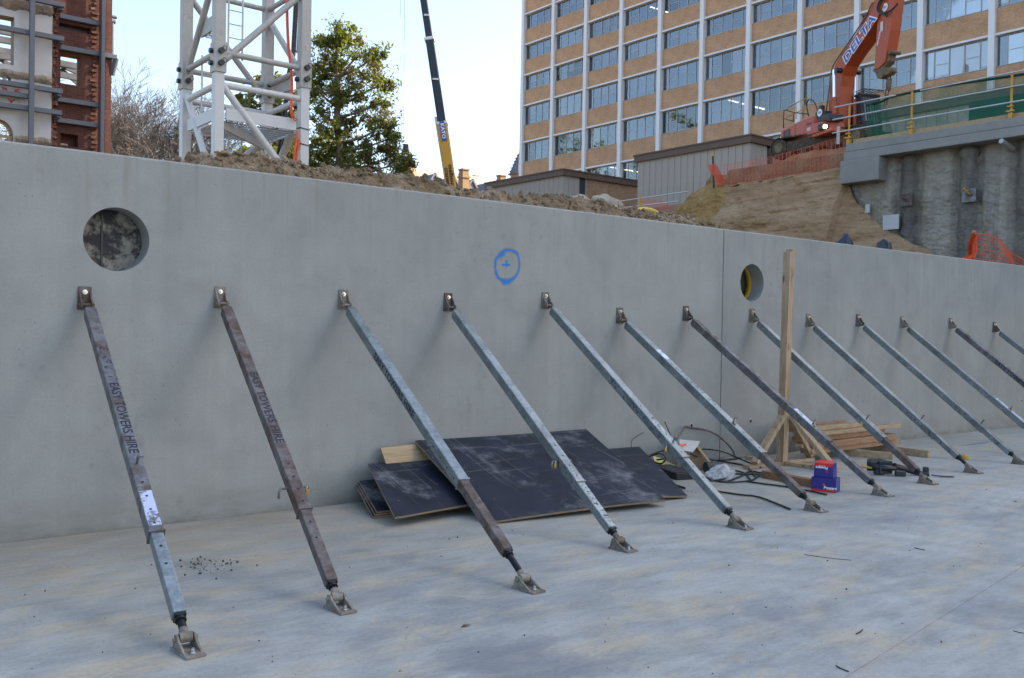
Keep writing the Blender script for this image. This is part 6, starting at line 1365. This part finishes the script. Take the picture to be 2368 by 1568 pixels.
# boom
LB0, LBW = -.30, .60
bu = [(720, 1120), (690, 1040), (693, 900), (705, 760), (722, 640), (748, 560), (800, 470), (860, 388), (960, 240), (1058, 66), (1100, -40), (1150, -180)]
bl_ = [(1225, -180), (1178, -40), (1150, 60), (1110, 160), (1000, 332), (905, 458), (838, 562), (808, 650), (795, 740), (782, 900), (772, 1040), (762, 1120)]
pts = [e5(x, y, LB0) for x, y in bu+bl_]
m = MB(); m.prism(pts, EL*LBW); boom = m.build('boom', MAT['orangep'], xv, bevel=.02)
p0, p1 = e5(842, 560, LB0), e5(1105, 172, LB0); dx_ = (p1-p0).normalized(); upv = Vector((0, 0, 1)); upv = (upv-dx_*upv.dot(dx_)).normalized()
q0 = e5(812, 478, LB0); hgt = abs((q0-p0).dot(upv))*.86; mid = (p0+p1)/2
probe = text_mesh('DELTA', hgt*1.25); wdt = max(v.co.x for v in probe.vertices)-min(v.co.x for v in probe.vertices); bpy.data.meshes.remove(probe)
fx = (p1-p0).length/wdt*.97
place_text('boom_lettering_outline', 'DELTA', hgt*1.25, mid+upv*hgt*.50-EL*.008, dx_, upv, MAT['print_'], boom, offset=.045, xscale=fx)
place_text('boom_lettering', 'DELTA', hgt*1.25, mid+upv*hgt*.50-EL*.016, dx_, upv, MAT['deltablue'], boom, offset=.008, xscale=fx)
for l in (-.52, .42):
    a, b = e5(752, 602, -.45)+EL*(l+.45), e5(755, 1085, -.45)+EL*(l+.45); m = MB(); k = a+(b-a)*.50; m.tube(k, b, .095, 12); m.tube(k-(b-a).normalized()*.02, k+(b-a).normalized()*.10, .115, 12); bcy = m.build('boom_cylinder', MAT['orangep'], xv)
    m = MB(); m.tube(a, k, .055, 12); m.build('cylinder_rod', MAT['chrome'], bcy)
m = MB(); a = e5(754, 602, -.55); m.tube(a, a+EL*1.1, .10, 12); m.build('boom_pin', MAT['black'], xv)
tubep('hose', catmull([e5(672, 950, -.4), e5(700, 760, -.36), e5(712, 640, -.34), e5(742, 545, -.33), e5(860, 372, -.33), e5(1000, 160, -.33), e5(1070, 20, -.33)], 5), .03, 'grime')
# stick with bucket cylinder
sa, sb = e6(640, -260, -.22), e6(440, 1130, -.22)
ar = [(430, 250), (470, 20), (520, -300), (760, -300), (720, 60), (660, 520), (560, 1100), (440, 1215), (370, 1230), (395, 900)]
m = MB(); m.prism([e6(x, y, -.22) for x, y in ar], EL*.44); m.build('stick', MAT['orangep'], xv, bevel=.02)
m = MB(); c = e6(565, 130, -.235); m.tube(c, c-EL*.012, .155, 20); m.build('round_badge', MAT['print_'], xv)
place_text('badge_lettering', '350', .12, c-EL*.016, EH, (0, 0, 1), MAT['dark'], xv, offset=.002)
p0, p1 = e6(480, 560, -.23), e6(430, 800, -.23); dd = (p1-p0).normalized(); nn_ = dd.cross(EL)
if nn_.dot(EH) < 0: nn_ = -nn_
place_text('stick_lettering', 'HITACHI', .15, (p0+p1)/2-EL*.004, -dd, -nn_, MAT['print_'], xv, offset=.004, xscale=.85)
m = MB(); a = e6(505, 470, -.235); m.box(a, (.16, .008, .36), ER); m.build('white_patch', MAT['cardw'], xv)
a, k, b = e6(790, 120, .05), e6(672, 735, .05), e6(640, 880, .05); m = MB(); m.tube(a, k, .10, 14); m.tube(k, k+(b-k).normalized()*.08, .12, 14); bcy = m.build('bucket_cylinder', MAT['orangep'], xv)
m = MB(); m.tube(k, b, .055, 12); m.build('cylinder_rod', MAT['chrome'], bcy)
tubep('hose', catmull([e6(520, -60, -.3), e6(440, 80, -.32), e6(440, 200, -.34), e6(540, 245, -.34), e6(700, 160, -.3), e6(790, 60, -.2)], 5), .035, 'black')
tubep('hose', catmull([e6(560, -60, -.3), e6(480, 60, -.34), e6(470, 190, -.35), e6(600, 290, -.33)], 5), .03, 'black')
# linkage and quick hitch
m = MB(); m.prism([e6(x, y, -.15) for x, y in ((590, 880), (650, 880), (625, 1080), (550, 1190), (440, 1170), (420, 1090), (500, 960))], EL*.28); m.build('linkage', MAT['grime'], xv, bevel=.02)
a = e6(640, 920, -.24); m = MB(); m.tube(a, a+EL*.46, .07, 12); m.build('linkage_pin', MAT['grime'], xv)
m = MB(); m.prism([e6(x, y, -.18) for x, y in ((345, 1220), (500, 1110), (540, 1190), (650, 1190), (660, 1260), (600, 1330), (540, 1330), (490, 1400), (420, 1385), (390, 1290), (345, 1270))], EL*.30); m.build('quick_hitch', MAT['grime'], xv, bevel=.03)
# hanging chain
c0, c1 = e6(640, 1330, .0), e5(1180, 905, .0); r = thing('lifting_chain', 'rusty lifting chain hanging from the excavator hitch', 'chain', c1)
m = MB(); nl = 26
for i in range(nl):
    t0 = c0+(c1-c0)*i/nl; t1 = c0+(c1-c0)*(i+.9)/nl
    for o_ in (-.05, .05): m.beam(t0+RT*o_*(1+.2*math.sin(i)), t1+RT*o_*(1+.2*math.sin(i+1)), .045, .03 if i % 2 else .05)
ck = m.build('chain_links', MAT['rust'], r); ck['kind'] = 'stuff'
m = MB(); m.tube(c0+Vector((0, 0, -.15)), c0+Vector((0, 0, -.55)), .10, 10, .07); m.build('swivel', MAT['grime'], r)
# cab (operator's left)
cf0, cf1, cl0, cl1, cz0, cz1 = 1.55, 3.2, .42, 1.25, zd, zd+1.48
for (f, l) in ((cf0, cl0), (cf0, cl1), (cf1, cl0), (cf1, cl1)):
    m = MB(); m.beam(EP(f, l, cz0), EP(f-(.22 if f == cf1 else 0), l, cz1), .09, .09); m.build('cab_post', MAT['dark'], xv)
ebox('cab_roof', cf0-.05, cf1-.15, cl0-.05, cl1+.05, cz1-.02, cz1+.10, 'dark', .05); ebox('cab_lower', cf0, cf1, cl0, cl1, cz0, cz0+.45, 'dark', .04)
m = MB(); m.prism([EP(cf0+.06, cl0-.003, cz0+.46), EP(cf1-.06, cl0-.003, cz0+.46), EP(cf1-.24, cl0-.003, cz1-.05), EP(cf0+.06, cl0-.003, cz1-.05)], EL*.012); m.build('cab_window', MAT['cabglass'], xv)
m = MB(); m.prism([EP(cf1+.01-.05, cl0+.06, cz0+.46), EP(cf1+.01-.05, cl1-.06, cz0+.46), EP(cf1-.22, cl1-.06, cz1-.05), EP(cf1-.22, cl0+.06, cz1-.05)], EH*.012); m.build('cab_window', MAT['cabglass'], xv)
for i in range(7):
    l = cl0+.04+(cl1-cl0-.08)*i/6; m = MB(); m.tube(EP(cf1+.10, l, cz0+.2), EP(cf1-.10, l, cz1+.05), .018, 6); m.build('cab_guard_bar', MAT['dark'], xv)
for i in range(6):
    l = cl0-.02+(cl1-cl0+.04)*i/5; m = MB(); m.tube(EP(cf0+.3, l, cz1+.2), EP(cf1+.05, l, cz1+.2), .016, 6); m.build('roof_guard_bar', MAT['dark'], xv)
for f in (cf0+.3, (cf0+cf1)/2+.2, cf1+.05):
    m = MB(); m.tube(EP(f, cl0-.02, cz1+.2), EP(f, cl1+.02, cz1+.2), .018, 6); m.tube(EP(f, cl0-.02, cz1+.08), EP(f, cl0-.02, cz1+.2), .016, 6); m.tube(EP(f, cl1+.02, cz1+.08), EP(f, cl1+.02, cz1+.2), .016, 6); m.build('roof_guard_bar', MAT['dark'], xv)
# ------------------------------------------------------------------ trees
def branch(mb, p, d, L, r, lvl, maxl, rnd, tips, spread=.5, lift=.12, kids=3, n=5):
    segs = 3; pts = [p]; rr = [r]; q = p.copy(); dd = d.copy()
    for i in range(segs):
        dd = (dd+Vector((rnd.gauss(0, .10), rnd.gauss(0, .10), rnd.gauss(0, .06)+lift*.3))).normalized(); q = q+dd*L/segs; pts.append(q.copy()); rr.append(r*(1-.42*(i+1)/segs))
    rr = [max(.0085, x) for x in rr]
    mb.poly(pts, rr, n if lvl < 2 else 4 if lvl < 4 else 3)
    if lvl >= maxl: tips.append((q, dd)); return
    k = kids if lvl < maxl-1 else kids+1
    for i in range(k):
        t = rnd.uniform(.35, 1.0) if i else 1.0; j = min(segs-1, int(t*segs)); pp = pts[j]+(pts[j+1]-pts[j])*(t*segs-j) if t < 1 else q
        a = Vector((rnd.gauss(0, 1), rnd.gauss(0, 1), rnd.gauss(0, .6))); a = (a-dd*a.dot(dd)).normalized(); nd = (dd+a*spread*rnd.uniform(.6, 1.3)+Vector((0, 0, lift))).normalized()
        branch(mb, pp, nd, L*rnd.uniform(.62, .82), rr[-1]*(.95 if i == 0 else .72), lvl+1, maxl, rnd, tips, spread, lift, kids, n)
def bare_tree(name, label, px, depth, top_py, seed, stems=6, w=1.0):
    rnd = random.Random(seed); b = ond(px, 420, depth); b.z = gz(b.x, b.y); H = ond(px, top_py, depth).z-b.z; r = thing(name, label, 'tree', b, 'bare winter trees'); m = MB(); tips = []
    m.poly([b, b+Vector((0, 0, H*.14)), b+Vector((.1, .1, H*.22))], [H*.028, H*.022, H*.020], 8); base = b+Vector((.05, .05, H*.2))
    for i in range(stems):
        a = 2*math.pi*i/stems+rnd.uniform(-.3, .3); d = Vector((math.cos(a)*.42*w, math.sin(a)*.42*w, 1)).normalized(); branch(m, base, d, H*.255, H*.0105, 0, 6, rnd, tips, .60, .05, 3)
    m.build('branches', MAT['barepale'], r); return r
bare_tree('bare_tree', 'wide bare winter tree between the old facade and the crane mast', 345, 52, 160, 4, 9, 1.15)
bare_tree('bare_tree', 'bare winter tree just right of the old facade', 285, 58, 178, 6, 7, .9)
bare_tree('bare_tree', 'fainter bare winter tree seen through the facade window', 150, 60, 150, 9, 5, .9)
def leaf_cloud(mb, c, rad, n, size, rnd, mi=0):
    for i in range(n):
        v = Vector((rnd.gauss(0, 1), rnd.gauss(0, 1), rnd.gauss(0, 1))); v = v.normalized()*rnd.random()**.45; p = c+Vector((v.x*rad[0], v.y*rad[1], v.z*rad[2]))
        q = Quaternion((rnd.gauss(0, 1), rnd.gauss(0, 1), rnd.gauss(0, 1), rnd.gauss(0, 1))).normalized(); s = size*rnd.uniform(.45, 1.6)
        a, b, c_, d = [p+q @ Vector(x) for x in ((-s, 0, 0), (0, -s*.34, s*.08), (s, 0, 0), (0, s*.34, s*.08))]; mb.add([a, b, c_, d], [(0, 1, 2, 3)], mi)
def lobed_tree(name, label, depth, trunk, lobes, mats, seed, clumps=16, per=42, size=.16, dens=1.0, barkm='bark'):
    """trunk: pixel polyline from the hidden foot upward; lobes: (px, py, radius px)"""
    rnd = random.Random(seed); T = [ond(x, y, depth) for x, y in trunk]; T[0].z = gz(T[0].x, T[0].y); r = thing(name, label, 'tree', T[0]); k = depth/F
    m = MB(); P = catmull(T, 5); N = len(P); H = P[-1].z-P[0].z; m.poly(P, [H*.017*(1-.82*i/N)+.03 for i in range(N)], 8)
    L = []
    for (x, y, rp) in lobes: L.append((ond(x, y, depth+rnd.uniform(-1, 1)*rp*k*1.3), rp*k*1.12))
    for c, rr in L:
        cand = [p for p in P if p.z < c.z-rr*.1] or [P[0]]; a = min(cand, key=lambda p: (p-c).length+abs(p.z-(c.z-rr*1.6))*.5); mid = (a+c)/2+Vector((rnd.uniform(-.2, .2), rnd.uniform(-.2, .2), -.08*(c-a).length)); pts = catmull([a, mid, c], 4); m.poly(pts, [max(.018, H*.0065*(1-.75*i/len(pts))) for i in range(len(pts))], 5)
        for j in range(5):
            v = Vector((rnd.gauss(0, 1), rnd.gauss(0, 1), rnd.gauss(0, .7))).normalized()*rr*.8; m.poly([mid+(c-mid)*rnd.uniform(.3, .9), c+v*.5, c+v], [.03, .02, .01], 3)
    m.build('trunk', MAT[barkm], r); m = MB()
    for c, rr in L:
        for j in range(int(clumps*dens)):
            v = Vector((rnd.gauss(0, 1), rnd.gauss(0, 1), rnd.gauss(0, 1))).normalized()*rr*rnd.uniform(.35, 1.08); s = rr*rnd.uniform(.30, .55); mi = rnd.choices(range(len(mats)), [5, 1.2, .8][:len(mats)])[0]
            leaf_cloud(m, c+Vector((v.x, v.y, v.z*.85)), (s, s, s*.7), per, size, rnd, mi)
    for c, rr in L:
        for j in range(3): leaf_cloud(m, c+Vector((rnd.gauss(0, .4), rnd.gauss(0, .4), rnd.gauss(0, .35)))*rr, (rr*1.05, rr*1.05, rr*.9), per, size*1.1, rnd, rnd.randrange(len(mats)))
    m.build('crown', [MAT[q] for q in mats], r); return r
main = [(782, 72, 34), (745, 100, 26), (815, 85, 26), (770, 125, 40), (828, 125, 36), (868, 130, 22), (735, 150, 32), (800, 165, 40), (855, 170, 34), (885, 195, 20), (725, 200, 30), (775, 215, 26), (835, 215, 36), (880, 235, 24), (735, 255, 30), (850, 262, 36), (895, 280, 26), (740, 305, 32), (800, 280, 22), (865, 310, 30), (905, 318, 20), (730, 350, 26), (850, 350, 24), (905, 362, 28), (935, 375, 22), (925, 395, 20), (800, 360, 20), (770, 385, 24), (860, 392, 22), (725, 390, 20), (790, 240, 26), (765, 300, 26), (805, 325, 26), (760, 180, 28), (815, 375, 24), (745, 365, 24), (890, 345, 24), (780, 345, 22)]
lobed_tree('gum_tree', 'tall leafy gum tree standing behind the crane mast', 56, [(788, 440), (786, 390), (783, 330), (779, 270), (785, 215), (776, 150), (782, 80)], main, ['leaf', 'leaf_y', 'leaf_d'], 31, 8, 74, .105)
lobed_tree('olive_tree', 'dark leafy tree seen through the crane mast', 64, [(640, 430), (632, 350), (625, 280), (618, 220)], [(560, 235, 20), (585, 255, 24), (610, 215, 24), (600, 190, 16), (640, 240, 26), (625, 275, 24), (560, 270, 18), (665, 270, 24), (690, 230, 24), (680, 300, 24), (645, 185, 14)], ['leaf', 'leaf_d'], 77, 10, 30, .17)
lobed_tree('garden_bush', 'bright yellow-green bush low behind the crane mast', 44, [(590, 400), (588, 375), (585, 355)], [(570, 358, 18), (600, 350, 20), (585, 362, 18), (625, 360, 18), (552, 362, 14)], ['leaf_y', 'leaf'], 13, 14, 40, .12)
lobed_tree('olive_bush', 'dull olive tree low behind the right mast leg', 60, [(668, 420), (664, 380), (660, 340)], [(640, 330, 20), (655, 350, 24), (690, 345, 22), (700, 370, 20), (625, 345, 14), (672, 320, 18)], ['leaf_d', 'leaf_y'], 15, 10, 28, .15)

# trees left of the picture, mirrored in the lower office windows
rn = random.Random(99)
for i, (x, y, h) in enumerate(((-6, 72, 27), (-3, 86, 33), (-7, 101, 30), (-2, 116, 36), (-8, 131, 31), (-3, 148, 38))):
    b = Vector((x, y, gz(x, y))); r = thing('park_tree', '%s park tree left of the picture, mirrored in the lower office windows' % ['nearest', 'second nearest', 'third nearest', 'third farthest', 'second farthest', 'farthest'][i], 'tree', b, 'park trees left of the picture'); m = MB(); m.poly([b, b+Vector((.2, .1, h*.4)), b+Vector((0, 0, h*.8))], [.5, .35, .08], 8); m.build('trunk', MAT['bark'], r)
    m = MB()
    for j in range(60):
        v = Vector((rn.gauss(0, 1), rn.gauss(0, 1), rn.gauss(0, 1))).normalized()*rn.random()**.4; leaf_cloud(m, b+Vector((v.x*h*.2, v.y*h*.2, h*.62+v.z*h*.38)), (1.6, 1.6, 1.1), 40, .42, rn, rn.randrange(2))
    m.build('crown', [MAT['leaf'], MAT['leaf_y']], r)
